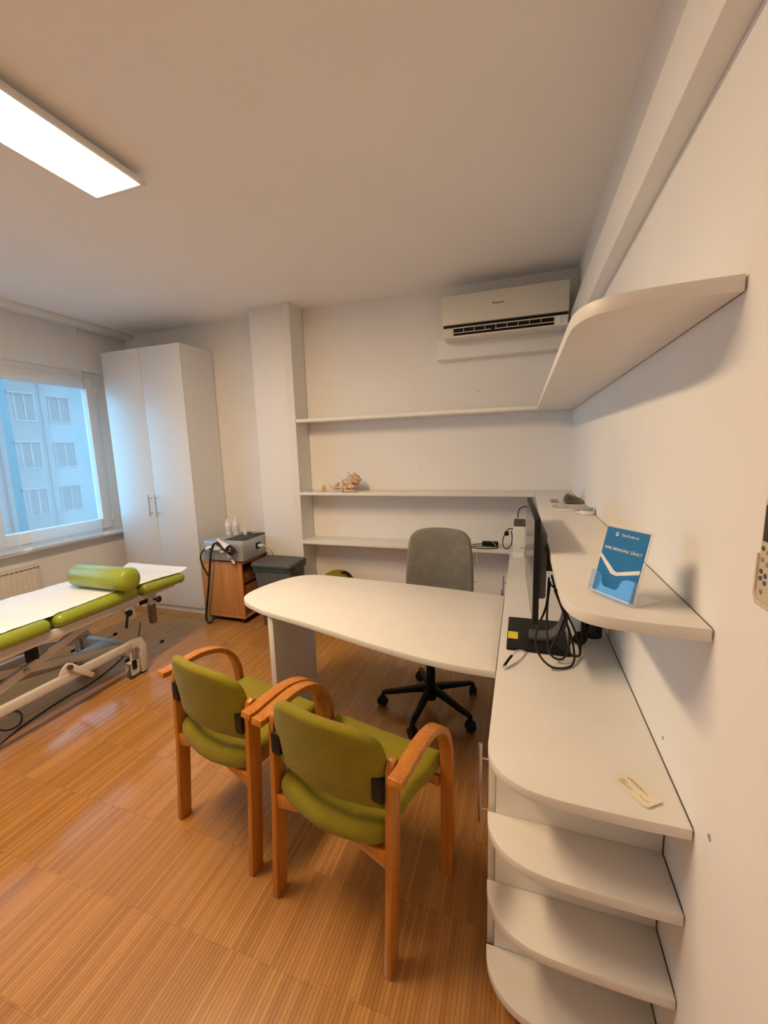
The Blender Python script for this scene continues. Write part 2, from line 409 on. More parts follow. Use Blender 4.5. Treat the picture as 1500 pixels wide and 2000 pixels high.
# small drill holes with plugs left in the paint (each its own)
def plug(x, y, z, ax, label):
    o = MB().lathe([(0.0035, 0), (0.0035, 0.0012), (0.002, 0.0014)], (0, 0, 0), ax, 10).build('screw_hole_plug', M['gap'], loc=(x, y, z)); tag(o, label, 'wall plug')
plug(-1.149, YB-0.0001, 1.886, (0, -1, 0), 'small dark screw hole in back wall, left one above the top shelf')
plug(-0.323, YB-0.0001, 1.881, (0, -1, 0), 'small dark screw hole in back wall, below the air conditioner')
x_ = -2.0
plug(-2.065, 3.1119, 2.15, (0, -1, 0), 'small dark screw hole high on the wall pier')
t = MB().lathe([(0.040, 0), (0.040, 0.0018), (0.038, 0.0026)], (0, 0, 0), (0, -1, 0), 36).build('junction_cover', M['wall'], loc=(-0.813, YB, 1.31)); tag(t, 'round wall-coloured junction box cover on back wall between shelves', 'wall cover')
for (yy, zz, rr, lb) in ((1.069, 0.754, 0.006, 'small paint chip on right wall just above the worktop'), (0.802, 0.75, 0.008, 'larger paint chip on right wall past the worktop end')):
    pts = [(rr*(0.6+0.5*random.random())*cos(a), rr*(0.6+0.5*random.random())*sin(a)) for a in [2*pi*i/9 for i in range(9)]]
    o = MB().prism(pts, 0, 0.0008, lambda a, b, h: (-h, a, b)).build('paint_chip', mat('chip_plaster', (0.42, 0.33, 0.30), 0.9), loc=(XR, yy, zz)); tag(o, lb, 'paint chip')

# window: frame, sashes, panes, sill
FX0, FX1 = -3.92, -3.85
win = struct(MB().box(FX0, FX1, WY0, WY0+0.05, WZ0, WZ1).box(FX0, FX1, 2.955, WY1, WZ0, WZ1).box(FX0, FX1, WY0+0.05, 2.955, WZ1-0.06, WZ1).box(FX0, FX1, WY0+0.05, 2.955, WZ0, WZ0+0.055).box(FX0, FX1, 1.90, 1.97, WZ0+0.055, WZ1-0.06).build('window_1', M['plastic_w2'], bevel=0.004))
def sash(y0, y1):
    z0, z1 = 0.786, 2.194; w = 0.095
    s_ = MB().box(-3.905, -3.832, y0, y0+w, z0, z1).box(-3.905, -3.832, y1-w, y1, z0, z1).box(-3.905, -3.832, y0+w, y1-w, z1-w, z1).box(-3.905, -3.832, y0+w, y1-w, z0, z0+w).build('window_sash', M['plastic_w2'], win, bevel=0.006)
    MB().box(-3.878, -3.874, y0+w, y1-w, z0+w, z1-w).build('window_pane', M['glass'], s_)
    for zz in (z0+0.10, z1-0.10): MB().cyl((-3.826, y1-0.004, zz-0.03), (-3.826, y1-0.004, zz+0.03), 0.007, n=12).build('hinge', M['plastic_w2'], s_)
sash(0.446, 1.904); sash(1.966, 2.960)
struct(MB().prism([(-3.85, 0.735), (-3.705, 0.735), (-3.705, 0.757), (-3.712, 0.764), (-3.85, 0.764)], 0.38, 3.05, lambda a, b, h: (a, h, b)).build('trim_1', M['lacquer'], bevel=0.002))
# curtain rail (slab under the ceiling) 
rail = tag(MB().box(-3.79, -3.665, -0.6, YB-0.002, 2.607, H-0.0005).build('curtain_rail', M['wall'], bevel=0.003), 'white boxed curtain rail along ceiling above window', 'curtain rail')
def curtain(y0, y1, x, zb, label):
    t = thing('panel_curtain', label, 'curtain', (x, (y0+y1)/2, 2.606), group='sheer panel curtains at the window')
    ny, nz = 40, 60; v = []; f = []; w = y1-y0; h = 2.606-zb-0.004
    for j in range(nz+1):
        for i in range(ny+1):
            a = i/ny; b = j/nz
            wob = 0.004*sin(a*9+b*2)+0.002*sin(a*23+1)*b
            v.append((wob, (a-0.5)*w*(1-0.012*b), -b*h-0.003))
    for j in range(nz):
        for i in range(ny): q = j*(ny+1)+i; f.append((q, q+1, q+ny+2, q+ny+1))
    MB().add(v, f).build('cloth', M['curtain'], t)
    MB().box(-0.004, 0.004, -w/2*0.985, w/2*0.985, -h-0.008, -h+0.008).build('weight_bar', M['curtain'], t, bevel=0.002)
curtain(2.135, 2.738, -3.685, 0.762, 'sheer white panel curtain nearest the wardrobe')
curtain(1.50, 2.085, -3.688, 0.765, 'sheer white panel curtain at the left picture edge')
curtain(0.86, 1.46, -3.686, 0.765, 'sheer white panel curtain outside the picture, farthest from wardrobe')

# radiator below the window
t = thing('radiator', 'cream panel radiator on the wall below the window', 'radiator', (-3.76, 1.3, 0.35))
mb = MB(); n_r = 40; y0r, y1r = 0.75, 2.20
pts = [(-3.742, y0r)]
for i in range(n_r):
    a = y0r+0.02+(y1r-y0r-0.04)*i/n_r; w_ = (y1r-y0r-0.04)/n_r
    pts += [(-3.725, a+w_*0.1), (-3.725, a+w_*0.55), (-3.731, a+w_*0.7), (-3.731, a+w_*0.95)]
pts += [(-3.742, y1r)]
off(t, MB().prism(pts, 0.10, 0.60)).build('front_panel', M['radiator'], t)
off(t, MB().box(-3.78, -3.742, y0r, y1r, 0.10, 0.60)).build('body', M['radiator'], t)
gr = off(t, MB().box(-3.785, -3.722, y0r-0.002, y1r+0.002, 0.604, 0.618)).build('top_grille', M['radiator'], t, bevel=0.002)
mb = MB()
for i in range(46):
    a = y0r+0.03+i*0.031; mb.box(-3.732, -3.7205, a, a+0.018, 0.603, 0.6075)
off(t, mb).build('grille_slots', M['gap'], gr)

# pipe duct along right wall, and duct under the air conditioner
t = thing('pipe_duct', 'long white cable duct high on the right wall', 'duct', (XR, 0.8, 2.22))
off(t, MB().box(0.284, XR-0.0002, YF+0.002, 2.34, 2.138, 2.305)).build('duct_cover', M['wall'], t, bevel=0.002)
off(t, MB().box(0.282, XR-0.0002, 2.3402, YB-0.001, 2.134, 2.309)).build('end_cover', M['plastic_w2'], t, bevel=0.002)
t = tag(MB().box(-0.628, 0.281, 3.222, YB-0.0002, 2.119, 2.262).build('wall_duct', M['wall'], bevel=0.003), 'short white box duct on back wall just below air conditioner', 'duct')

# ceiling light panel
t = thing('ceiling_light', 'long rectangular warm white panel light on the ceiling', 'ceiling light', (-1.675, 0.92, H))
off(t, MB().box(-1.78, -1.57, 0.40, 1.44, 2.622, H)).build('housing', M['plastic_w2'], t, bevel=0.002)
fr = MB().box(-1.815, -1.536, 0.30, 0.318, 2.600, 2.622).box(-1.815, -1.536, 1.512, 1.53, 2.600, 2.622).box(-1.815, -1.800, 0.318, 1.512, 2.600, 2.622).box(-1.551, -1.536, 0.318, 1.512, 2.600, 2.622).box(-1.80, -1.551, 0.318, 1.512, 2.612, 2.622)
off(t, fr).build('frame', M['plastic_w2'], t, bevel=0.001)
off(t, MB().box(-1.799, -1.552, 0.319, 1.511, 2.602, 2.611)).build('diffuser', M['lamp'], t)

# ------------------------------------------------------------------ outside: the building across the street
FXx = -28.0
def fz(z): return 1.472+(z-1.472)*28/18
b = thing('apartment_building', 'pale apartment building with rows of windows across the street', 'building', (FXx, 18, -9))
ws = []
for k in range(-4, 3):
    z0 = fz(2.1-1.8*k)-1.5
    for yy, w in ((19.0, 1.15), (16.9, 0.95), (23.6, 1.15), (26.2, 1.15), (12.0, 1.15), (9.2, 1.15), (6.3, 0.95), (29.6, 1.15), (33.0, 1.15)):
        ws.append((yy-w/2, yy+w/2, z0, z0+1.5))
off(b, MB().box(FXx-1, FXx, 4, 48, -9, 9.5)).build('wall', M['facade'], b)
off(b, MB().box(FXx, FXx+0.35, 17.75, 18.05, -9, 9.5)).build('drain_pipe', M['facade2'], b)
off(b, MB().box(FXx, FXx+0.25, 15.4, 17.75, -9, 9.5)).build('bay', M['facade2'], b)
off(b, MB().box(FXx-1.2, FXx+0.6, 4, 48, 9.5, 9.9)).build('eaves', M['facade2'], b)
for (a, c, z0, z1) in ws:
    xx = FXx+0.25 if 15.4 < a < 17.7 else FXx
    fr = off(b, MB().box(xx, xx+0.06, a-0.08, c+0.08, z0-0.08, z0+0).box(xx, xx+0.12, a-0.35, c+0.1, z1, z1+0.1).box(xx, xx+0.06, a-0.08, a, z0, z1).box(xx, xx+0.06, c, c+0.08, z0, z1).box(xx, xx+0.05, (a+c)/2-0.04, (a+c)/2+0.04, z0, z1)).build('window', M['facade'], b)
    off(b, MB().box(xx, xx+0.02, a, c, z0, z1)).build('pane', M['facade_win'], fr)
s_ = tag(MB().box(-28, -26.2, 15.6, 16.6, -5.5, -1.75).build('shop_awning', M['red_sign'], bevel=0.05), 'dark red shop front seen through the curtain gap', 'shop front')
s_.location = (1.9, 0, -3.4)
struct(MB().box(-60, -4.3, -30, 70, -9.1, -9.0).build('street_ground', M['street']))

# ------------------------------------------------------------------ fitted white shelving
RW = XR-0.0035      # back edge at the right wall, leaving a dark scribe line
def front_curve(kind, ye=0.0):
    if kind == 'deep':
        base = [(-0.0688, 1.0), (-0.066, 0.972), (-0.056, 0.940), (-0.030, 0.903), (0.012, 0.876), (0.066, 0.862), (0.14, 0.858), (0.24, 0.857), (RW, 0.859)]
    else:
        base = [(0.0915, 1.04), (0.0945, 0.975), (0.110, 0.918), (0.142, 0.884), (0.195, 0.868), (0.26, 0.861), (RW, 0.858)]
    return smooth2([(x, y+ye) for x, y in base], 5)
# worktop
t = thing('worktop', 'long white worktop with rounded end along the right wall', 'worktop', (0.13, 2.0, 0.68))
poly = front_curve('deep')+[(RW, YB-0.003), (-0.069, YB-0.003)]
off(t, MB().prism(poly, 0.681, 0.706)).build('board', M['white'], t, bevel=0.0012)
off(t, MB().box(RW+0.0002, XR-0.0002, 0.868, YB-0.004, 0.683, 0.7048)).build('scribe_joint', M['gap'], t)
# open end shelves below the worktop with cabinet end panel
t = thing('end_shelf_unit', 'white open end shelving with curved shelves under the worktop', 'shelf unit', (0.13, 1.0, 0))
for k, z in enumerate((0.497, 0.281, 0.065)):
    p2 = front_curve('deep', 0.003)+[(RW, 1.004), (-0.0688, 1.004)]
    off(t, MB().prism(p2, z-0.025, z)).build('shelf', M['white'], t, bevel=0.0012)
for z in (0.497, 0.281, 0.065): off(t, MB().box(RW+0.0002, XR-0.0002, 0.880, 1.004, z-0.023, z-0.0012)).build('scribe_joint', M['gap'], t)
off(t, MB().box(RW+0.0002, XR-0.0002, 1.006, 1.020, 0.002, 0.678)).build('scribe_joint', M['gap'], t)
off(t, MB().box(-0.048, RW, 1.0045, 1.022, 0.0, 0.680)).build('end_panel', M['white'], t, bevel=0.0008)
off(t, MB().box(0.03, RW, 0.935, 1.004, 0.0, 0.039)).build('plinth', M['white'], t)
# base cabinets under the worktop
def base_cab(y0, y1, label, hy, hz0=0.27, hz1=0.55):
    c = thing('base_cabinet', label, 'cabinet', (0.14, (y0+y1)/2, 0))
    off(c, MB().box(-0.046, RW, y0+0.001, y0+0.018, 0.06, 0.6795).box(-0.046, RW, y1-0.018, y1-0.001, 0.06, 0.6795).box(-0.046, RW, y0+0.018, y1-0.018, 0.06, 0.078).box(-0.046, RW, y0+0.018, y1-0.018, 0.655, 0.6795).box(RW-0.01, RW, y0+0.018, y1-0.018, 0.078, 0.655)).build('carcass', M['white'], c)
    off(c, MB().box(0.0, RW, y0+0.002, y1-0.002, 0, 0.059)).build('plinth', M['white'], c)
    d = off(c, MB().box(-0.0685, -0.050, y0+0.0015, y1-0.0015, 0.041, 0.678)).build('door', M['white'], c, bevel=0.0008)
    off(c, MB().cyl((-0.106, hy, hz0), (-0.106, hy, hz1), 0.006, n=16).cyl((-0.106, hy, hz0+0.05), (-0.068, hy, hz0+0.05), 0.004, n=12).cyl((-0.106, hy, hz1-0.05), (-0.068, hy, hz1-0.05), 0.004, n=12)).build('handle', M['steel'], d, bevel=0.0008)
base_cab(1.0235, 1.37, 'white base cabinet with steel handle beside the curved end shelves', 1.19)
base_cab(2.12, 2.70, 'white base cabinet behind the desk, nearer one', 2.64, 0.30, 0.55)
base_cab(2.702, 3.29, 'white base cabinet in the far corner with steel handle', 2.88, 0.30, 0.57)
# bar counter on the right wall
t = thing('bar_counter', 'white raised wall counter with rounded end above the worktop', 'counter', (0.2, 2.0, 1.11))
off(t, MB().prism(front_curve('slim')+[(RW, YB-0.003), (0.0915, YB-0.003)], 1.103, 1.128)).build('board', M['white'], t, bevel=0.0012)
off(t, MB().box(RW+0.0002, XR-0.0002, 0.868, YB-0.004, 1.105, 1.1268)).build('scribe_joint', M['gap'], t)
# top shelf (L-shaped)
t = thing('corner_shelf', 'topmost white L-shaped wall shelf with rounded end', 'shelf', (0.2, 2.0, 1.72))
pl = front_curve('slim', 0.004)+[(RW, YB-0.003), (-1.788, YB-0.003), (-1.788, 3.085), (0.0915, 3.085)]
off(t, MB().prism(pl, 1.706, 1.733)).build('board', M['white'], t, bevel=0.0012)
off(t, MB().box(RW+0.0002, XR-0.0002, 0.872, YB-0.004, 1.7072, 1.731)).build('scribe_joint', M['gap'], t)
# middle and low shelf on the back wall
t = thing('back_shelf', 'white middle shelf on back wall holding the shells', 'shelf', (-0.8, 3.2, 1.1))
off(t, MB().box(-1.788, 0.0885, 3.075, YB-0.003, 1.100, 1.123)).build('board', M['white'], t, bevel=0.0012)
t = thing('back_shelf', 'white lowest shelf on back wall behind the office chair', 'shelf', (-0.8, 3.2, 0.69))
off(t, MB().box(-1.788, -0.0705, 3.065, YB-0.003, 0.679, 0.703)).build('board', M['white'], t, bevel=0.0012)
# tall side panel with filler
t = thing('side_panel', 'tall white side panel closing the shelf wall at the pier', 'panel', (-1.8, 3.2, 0))
off(t, MB().box(-1.809, -1.790, 3.084, YB-0.010, 0, H-0.002)).build('panel_board', M['white'], t)
off(t, MB().box(-1.861, -1.8095, 3.092, YB-0.003, 0, H-0.002)).build('filler_strip', M['white'], t)

# desk
t = thing('desk', 'white free-form desk with rounded corners joined to the worktop', 'desk', (-0.7, 1.8, 0))
dp = [(-0.0715, 2.104), (-0.47, 2.163), (-0.80, 2.190), (-1.02, 2.208), (-1.15, 2.215), (-1.255, 2.195), (-1.325, 2.135), (-1.375, 2.04), (-1.408, 1.93), (-1.418, 1.83), (-1.402, 1.765), (-1.355, 1.710), (-1.28, 1.668), (-1.162, 1.618), (-0.899, 1.545), (-0.616, 1.455), (-0.40, 1.395), (-0.24, 1.363), (-0.0715, 1.353)]
off(t, MB().prism(smooth2(dp, 5), 0.681, 0.706)).build('desktop', M['white'], t, bevel=0.0015)
off(t, MB().box(-1.166, -1.138, 1.625, 2.035, 0, 0.6805)).build('leg_panel', M['white'], t, bevel=0.001)

# wardrobe
t = thing('wardrobe', 'tall white two-door wardrobe in the corner beside the window', 'wardrobe', (-3.2, 3.1, 0))
off(t, MB().box(-3.640, -3.622, 2.919, YB-0.008, 0, 2.40).box(-2.765, -2.747, 2.919, YB-0.008, 0, 2.40).box(-3.622, -2.765, 2.925, YB-0.003, 2.38, 2.398).box(-3.622, -2.765, 2.925, YB-0.003, 0.055, 0.075).box(-3.622, -2.765, YB-0.012, YB-0.003, 0.075, 2.38)).build('carcass', M['lacquer'], t)
off(t, MB().box(-3.622, -2.765, 2.925, 2.941, 0, 0.054)).build('plinth', M['lacquer'], t)
off(t, MB().box(-3.20, -3.18, 2.9175, 2.9245, 0.08, 2.38)).build('door_gap_shade', M['gap'], t)  # dark strip behind the door gap, painting in the shade of the seam
for x0, x1, hx in ((-3.640, -3.1915, -3.238), (-3.1885, -2.747, -3.160)):
    d = off(t, MB().box(x0, x1, 2.899, 2.917, 0.058, 2.40)).build('door', M['lacquer'], t, bevel=0.001)
    off(t, MB().cyl((hx, 2.865, 0.915), (hx, 2.865, 1.115), 0.006, n=14).cyl((hx, 2.865, 0.945), (hx, 2.90, 0.945), 0.004, n=10).cyl((hx, 2.865, 1.085), (hx, 2.90, 1.085), 0.004, n=10)).build('handle', M['steel'], d)

# ------------------------------------------------------------------ air conditioner
t = thing('air_conditioner', 'white wall air conditioner with open louvre above the shelves', 'air conditioner', (-0.144, 3.2, 2.23))
A0, A1 = -0.556, 0.270
prof = [(YB-0.001, 2.235), (3.13, 2.226), (3.098, 2.228), (3.092, 2.262), (3.11, 2.31), (3.11, 2.50), (YB-0.001, 2.51)]
off(t, MB().prism(prof, A0+0.004, A1-0.004, lambda a, b, h: (h, a, b))).build('body', M['plastic_w'], t, bevel=0.003)
pp = [(3.085, 2.318), (3.077, 2.322), (3.080, 2.42), (3.092, 2.516), (3.110, 2.521), (3.112, 2.318)]
fp = off(t, MB().prism(pp, A0, A1, lambda a, b, h: (h, a, b))).build('front_panel', M['plastic_w'], t, bevel=0.002)
off(t, MB().box(A0+0.006, A1-0.006, 3.083, 3.108, 2.300, 2.317)).build('dark_slot', M['black'], t)
off(t, MB().box(A0+0.075, A1-0.085, 3.086, 3.100, 2.236, 2.292)).build('outlet', M['black'], t)
def bar(x0, x1, y0, y1, z0, z1, nm, m_='plastic_w'): return off(t, MB().box(x0, x1, y0, y1, z0, z1)).build(nm, M[m_], t, bevel=0.001)
bar(A0+0.002, A0+0.078, 3.074, 3.10, 2.230, 2.296, 'left_cheek')
rc = bar(A1-0.088, A1-0.002, 3.074, 3.10, 2.230, 2.298, 'right_cheek')
lv = bar(A0+0.078, A1-0.088, 3.066, 3.079, 2.289, 2.295, 'louvre')
for i in range(8):
    x = A0+0.15+i*0.0725; off(t, MB().box(x-0.0015, x+0.0015, 3.069, 3.086, 2.262, 2.289)).build('vane', M['plastic_w'], lv)
off(t, MB().box(A0+0.08, A0+0.335, 3.066, 3.074, 2.258, 2.262).box(A0+0.36, A1-0.09, 3.066, 3.074, 2.258, 2.262)).build('vane_bar', M['plastic_w'], lv)
bar(A0+0.078, A1-0.088, 3.070, 3.10, 2.228, 2.242, 'lower_lip')
st = off(t, MB().box(A1-0.080, A1-0.010, 3.0725, 3.0738, 2.236, 2.292)).build('sticker', M['print_w'], t)
for i in range(6):
    off(t, MB().box(A1-0.055, A1-0.025-0.006*(i % 3), 3.0719, 3.0724, 2.284-i*0.008, 2.2855-i*0.008)).build('print_line', M['paper_grey'], st)
mt = Matrix.Translation(Vector((-0.175, 3.0782, 2.43))-t.location) @ Matrix.Rotation(radians(90), 4, 'X')
text_part('logo', 'Panasonic', 0.021, mt, M['ink'], fp, extrude=0.0006)
mt = Matrix.Translation(Vector((A0+0.045, 3.0825, 2.3085))-t.location) @ Matrix.Rotation(radians(90), 4, 'X')

# ------------------------------------------------------------------ green armchairs
def make_armchair():
    t = thing('armchair', '', 'chair')
    # local frame: origin midway between rear feet on floor, +x right, +y forward
    W2 = 0.228
    # side frames: front leg bending back into the armrest
    prof = [(-0.004, 0.636), (0.012, 0.633), (0.035, 0.634), (0.055, 0.637), (0.09, 0.641), (0.15, 0.646), (0.20, 0.641), (0.25, 0.626), (0.29, 0.600), (0.322, 0.560), (0.342, 0.510), (0.350, 0.45), (0.352, 0.38), (0.352, 0.25), (0.350, 0.12), (0.348, 0.0)]
    for s in (-1, 1):
        path = smooth([(s*(W2+0.023), a, b-0.011) for a, b in prof], 4)
        sec = [(-0.0215, -0.011), (0.0215, -0.011), (0.0215, 0.011), (-0.0215, 0.011)]
        n_ = len(path); sc = [1.0]*n_
        MB().sweep(path, sec, side=(1, 0, 0)).build('armrest', M['beech'], t, bevel=0.004, seg=3, smooth_a=50)
        # rear leg, raked, rounded top
        p = [(-0.014, 0.0), (0.034, 0.0), (0.060, 0.30), (0.074, 0.58), (0.074, 0.615), (0.066, 0.638), (0.050, 0.647), (0.034, 0.640), (0.026, 0.618), (0.022, 0.58), (0.010, 0.30)]
        x0, x1 = (W2-0.022, W2) if s > 0 else (-W2, -W2+0.022)
        MB().prism(smooth2([p[0], p[1]], 1)[:0]+p, x0, x1, lambda a, b, h: (h, a, b)).build('rear_leg', M['beech'], t, bevel=0.003)
        # side rail
        MB().box(min(s*(W2-0.060), s*(W2-0.080)), max(s*(W2-0.060), s*(W2-0.080)), 0.036, 0.334, 0.335, 0.372).build('side_rail', M['beech'], t, bevel=0.002)
        # clip holding the back
        MB().prism(rrect(0.520, 0.592, 0, 0.036, 0.006), 0.018, 0.045, lambda a, b, h: (s*(W2-0.022-b), -0.006+h, a+0.005)).build('back_clip', M['black'], t, bevel=0.001)
    # rear and front rail, rear rail with an arched lower edge
    pr = [(-W2+0.022, 0.372), (W2-0.022, 0.372), (W2-0.022, 0.322)]+[(W2-0.022-(2*W2-0.044)*k/12, 0.322+0.040*sin(pi*k/12)) for k in range(1, 12)]+[(-W2+0.022, 0.322)]
    MB().prism(pr, 0.016, 0.040, lambda a, b, h: (a, h, b)).build('rear_rail', M['beech'], t, bevel=0.001)
    MB().box(-W2+0.0015, W2-0.0015, 0.335, 0.350, 0.335, 0.371).build('front_rail', M['beech'], t, bevel=0.001)
    # seat: plan with bulging rear edge, waterfall
    o = [(-0.203, 0.065), (-0.205, 0.20), (-0.222, 0.28), (-0.222, 0.36), (-0.205, 0.385), (0, 0.400), (0.205, 0.385), (0.222, 0.36), (0.222, 0.28), (0.205, 0.20), (0.203, 0.065), (0.188, 0.024), (0.12, 0.000), (0, -0.014), (-0.12, 0.000), (-0.188, 0.024), (-0.203, 0.065)]
    def fs(a, b, h):
        drop = 0
        if b < 0.09: drop = -0.16*(0.09-b)
        if b > 0.30: drop -= (b-0.30)**2*1.2
        return (a, b, h+drop+0.010*(a/0.2)**2)
    MB().pillow(smooth2(o, 4)[:-1], 0.372, 0.438, fs, rim=0.028, center=(0, 0.19)).build('seat', M['green_fabric'], t, smooth_a=60)
    # backrest
    o = [(-0.165, 0.526), (0.165, 0.526), (0.196, 0.530), (0.203, 0.545), (0.2005, 0.570), (0.2005, 0.60), (0.203, 0.63), (0.203, 0.68), (0.190, 0.733), (0.150, 0.765), (0.08, 0.779), (0, 0.782), (-0.08, 0.779), (-0.150, 0.765), (-0.190, 0.733), (-0.203, 0.68), (-0.203, 0.63), (-0.2005, 0.60), (-0.2005, 0.57), (-0.203, 0.545), (-0.196, 0.530), (-0.165, 0.526)]
    def fb(a, b, h):
        return (a, h-0.045*(1-(a/0.205)**2)-0.12*(b-0.56)+0.046, 0.484+(b-0.526)*1.008)
    MB().pillow(smooth2(o, 3)[:-1], -0.010, 0.028, fb, rim=0.020).build('backrest', M['green_fabric'], t, smooth_a=60)
    return t
ch = make_armchair()
rzc = -atan2(0.213, 0.977)
ch.location = (-0.315-0.977*0.228, 0.892+0.213*0.228, 0); ch.rotation_euler = (0, 0, rzc)
ch['label'] = 'green upholstered wooden armchair nearest the camera, right of the pair'; ch['group'] = 'green armchairs in front of the desk'
c2 = copy_tree(ch, (-0.861-0.97*0.228, 1.02+0.245*0.228, 0), -atan2(0.245, 0.97))
c2['label'] = 'green upholstered wooden armchair nearer the treatment table, left of the pair'

# ------------------------------------------------------------------ office chair
t = thing('office_chair', 'grey upholstered swivel chair with black five-star base behind desk', 'office chair', (-0.466, 2.125, 0))
tips = [(-0.75, 2.06), (-0.505, 1.845), (-0.185, 1.955), (-0.25, 2.30), (-0.60, 2.40)]
MB().lathe([(0.030, 0.055), (0.034, 0.07), (0.036, 0.10), (0.032, 0.135), (0.025, 0.14), (0.025, 0.30), (0.018, 0.30), (0.018, 0.42)]).build('gas_column', M['black'], t)
for (x, y) in tips:
    dx, dy = x-t.location.x, y-t.location.y; L_ = sqrt(dx*dx+dy*dy); ux, uy = dx/L_, dy/L_; L_ = 0.275
    path = [(ux*0.02, uy*0.02, 0.115), (ux*0.08, uy*0.08, 0.112), (ux*(L_-0.06), uy*(L_-0.06), 0.090), (ux*(L_-0.02), uy*(L_-0.02), 0.086), (ux*L_, uy*L_, 0.080), (ux*(L_+0.003), uy*(L_+0.003), 0.058)]
    sec = [(-0.016, -0.013), (0.016, -0.013), (0.016, 0.013), (-0.016, 0.013)]
    lg = MB().sweep(path, sec, side=(-uy, ux, 0), scale=[1.25, 1.15, 0.9, 0.85, 0.75, 0.7]).build('base_leg', M['black'], t, bevel=0.004)
    cx, cy = ux*(L_+0.004), uy*(L_+0.004)
    an = atan2(uy, ux)+0.9
    for s in (-1, 1):
        px, py = cx-sin(an)*0.014*s, cy+cos(an)*0.014*s
        q0 = (px+sin(an)*0.007, py-cos(an)*0.007, 0.0275); q1 = (px-sin(an)*0.007, py+cos(an)*0.007, 0.0275)
        MB().cyl(q0, q1, 0.0265, n=20).build('caster', M['rubber'], lg, bevel=0.002)
    MB().prism([(0.030*cos(a), 0.030*sin(a)) for a in [radians(-10+200*i/10) for i in range(11)]], -0.006, 0.006, lambda a, b, h: (cx+cos(an)*a-sin(an)*h, cy+sin(an)*a+cos(an)*h, 0.030+b)).build('caster_hood', M['black'], lg)
o = rrect(-0.235, 0.235, -0.20, 0.235, 0.09)
MB().pillow(o, 0.425, 0.495, lambda a, b, h: (a, b, h), rim=0.03).build('seat', M['grey_fabric'], t, smooth_a=60)
MB().box(-0.09, 0.09, -0.09, 0.10, 0.385, 0.424).build('seat_plate', M['black'], t, bevel=0.008)
o = [(-0.130, 0.52), (0.130, 0.52), (0.190, 0.54), (0.207, 0.60), (0.205, 0.75), (0.190, 0.90), (0.168, 0.945), (0.12, 0.972), (0.0, 0.982), (-0.12, 0.972), (-0.168, 0.945), (-0.190, 0.90), (-0.205, 0.75), (-0.207, 0.60), (-0.190, 0.54), (-0.130, 0.52)]
MB().pillow(smooth2(o, 4)[:-1], -0.02, 0.025, lambda a, b, h: (a, 0.295+h+0.10*(b-0.6)-0.035*(a/0.2)**2, b), rim=0.022).build('backrest', M['grey_fabric'], t, smooth_a=60)
MB().sweep(smooth([(0, 0.05, 0.405), (0, 0.22, 0.40), (0, 0.335, 0.45), (0, 0.35, 0.60), (0, 0.355, 0.66)], 5), [(-0.03, -0.006), (0.03, -0.006), (0.03, 0.006), (-0.03, 0.006)], side=(1, 0, 0)).build('back_support', M['black'], t, bevel=0.002)
# ------------------------------------------------------------------ treatment table
bx0, bx1 = -3.03, -2.38
t = thing('treatment_table', 'height-adjustable treatment table with green vinyl cushions and white frame', 'treatment table', (-2.7, 1.3, 0))
def cushion(y0, y1, z0, z1, tilt=0):
    o = rrect(bx0, bx1, y0, y1, 0.035, 5); o2 = []
    for i in range(len(o)):   # subdivide
        a, b_ = o[i], o[(i+1) % len(o)]; d = sqrt((a[0]-b_[0])**2+(a[1]-b_[1])**2); k = max(1, int(d/0.05))
        for q in range(k): o2.append((a[0]+(b_[0]-a[0])*q/k, a[1]+(b_[1]-a[1])*q/k))
    def fn(a, b, h): return (a, b, h+tilt*(b-y0))
    return off(t, MB().pillow(o2, z0, z1, fn, rim=0.038)).build('cushion', M['vinyl'], t, smooth_a=60)
cushion(0.40, 1.425, 0.546, 0.622); cushion(1.445, 1.962, 0.546, 0.622); cushion(2.000, 2.360, 0.540, 0.612, -0.05)
fr = MB()
fr.box(-2.43, -2.405, 0.45, 1.95, 0.495, 0.545).box(-3.005, -2.98, 0.45, 1.95, 0.495, 0.545)
for yy in (0.50, 1.40, 1.46, 1.92): fr.box(-2.98, -2.43, yy, yy+0.03, 0.510, 0.545)
off(t, fr).build('top_frame', M['bed_frame'], t, bevel=0.003)
hf = MB().box(-2.47, -2.44, 1.97, 2.30, 0.505, 0.53).box(-2.97, -2.94, 1.97, 2.30, 0.505, 0.53).box(-2.94, -2.47, 2.05, 2.08, 0.505, 0.53)
off(t, hf).build('head_frame', M['bed_frame'], t, bevel=0.002)
for xx in (-2.46, -2.90):
    tb = off(t, MB().box(xx-0.026, xx+0.026, 2.074, 2.126, 0.44, 0.507)).build('sleeve', M['bed_frame'], t, bevel=0.002)
    off(t, MB().box(xx-0.019, xx+0.019, 2.082, 2.118, 0.30, 0.45)).build('square_tube', mat('tube_bronze_grey', (0.20, 0.16, 0.13), 0.35, metal=0.6), tb, bevel=0.001)
    off(t, MB().lathe([(0.006, 0), (0.006, 0.025), (0.020, 0.028), (0.024, 0.036), (0.020, 0.046)], (xx+0.027, 2.10, 0.475), (1, 0.3, 0), 14)).build('knob', M['black'], tb)
base = MB()
base.box(-2.465, -2.435, 0.55, 1.90, 0.203, 0.252).box(-2.975, -2.945, 0.55, 1.90, 0.203, 0.252)
off(t, base).build('base_rail', M['bed_frame'], t, bevel=0.003)
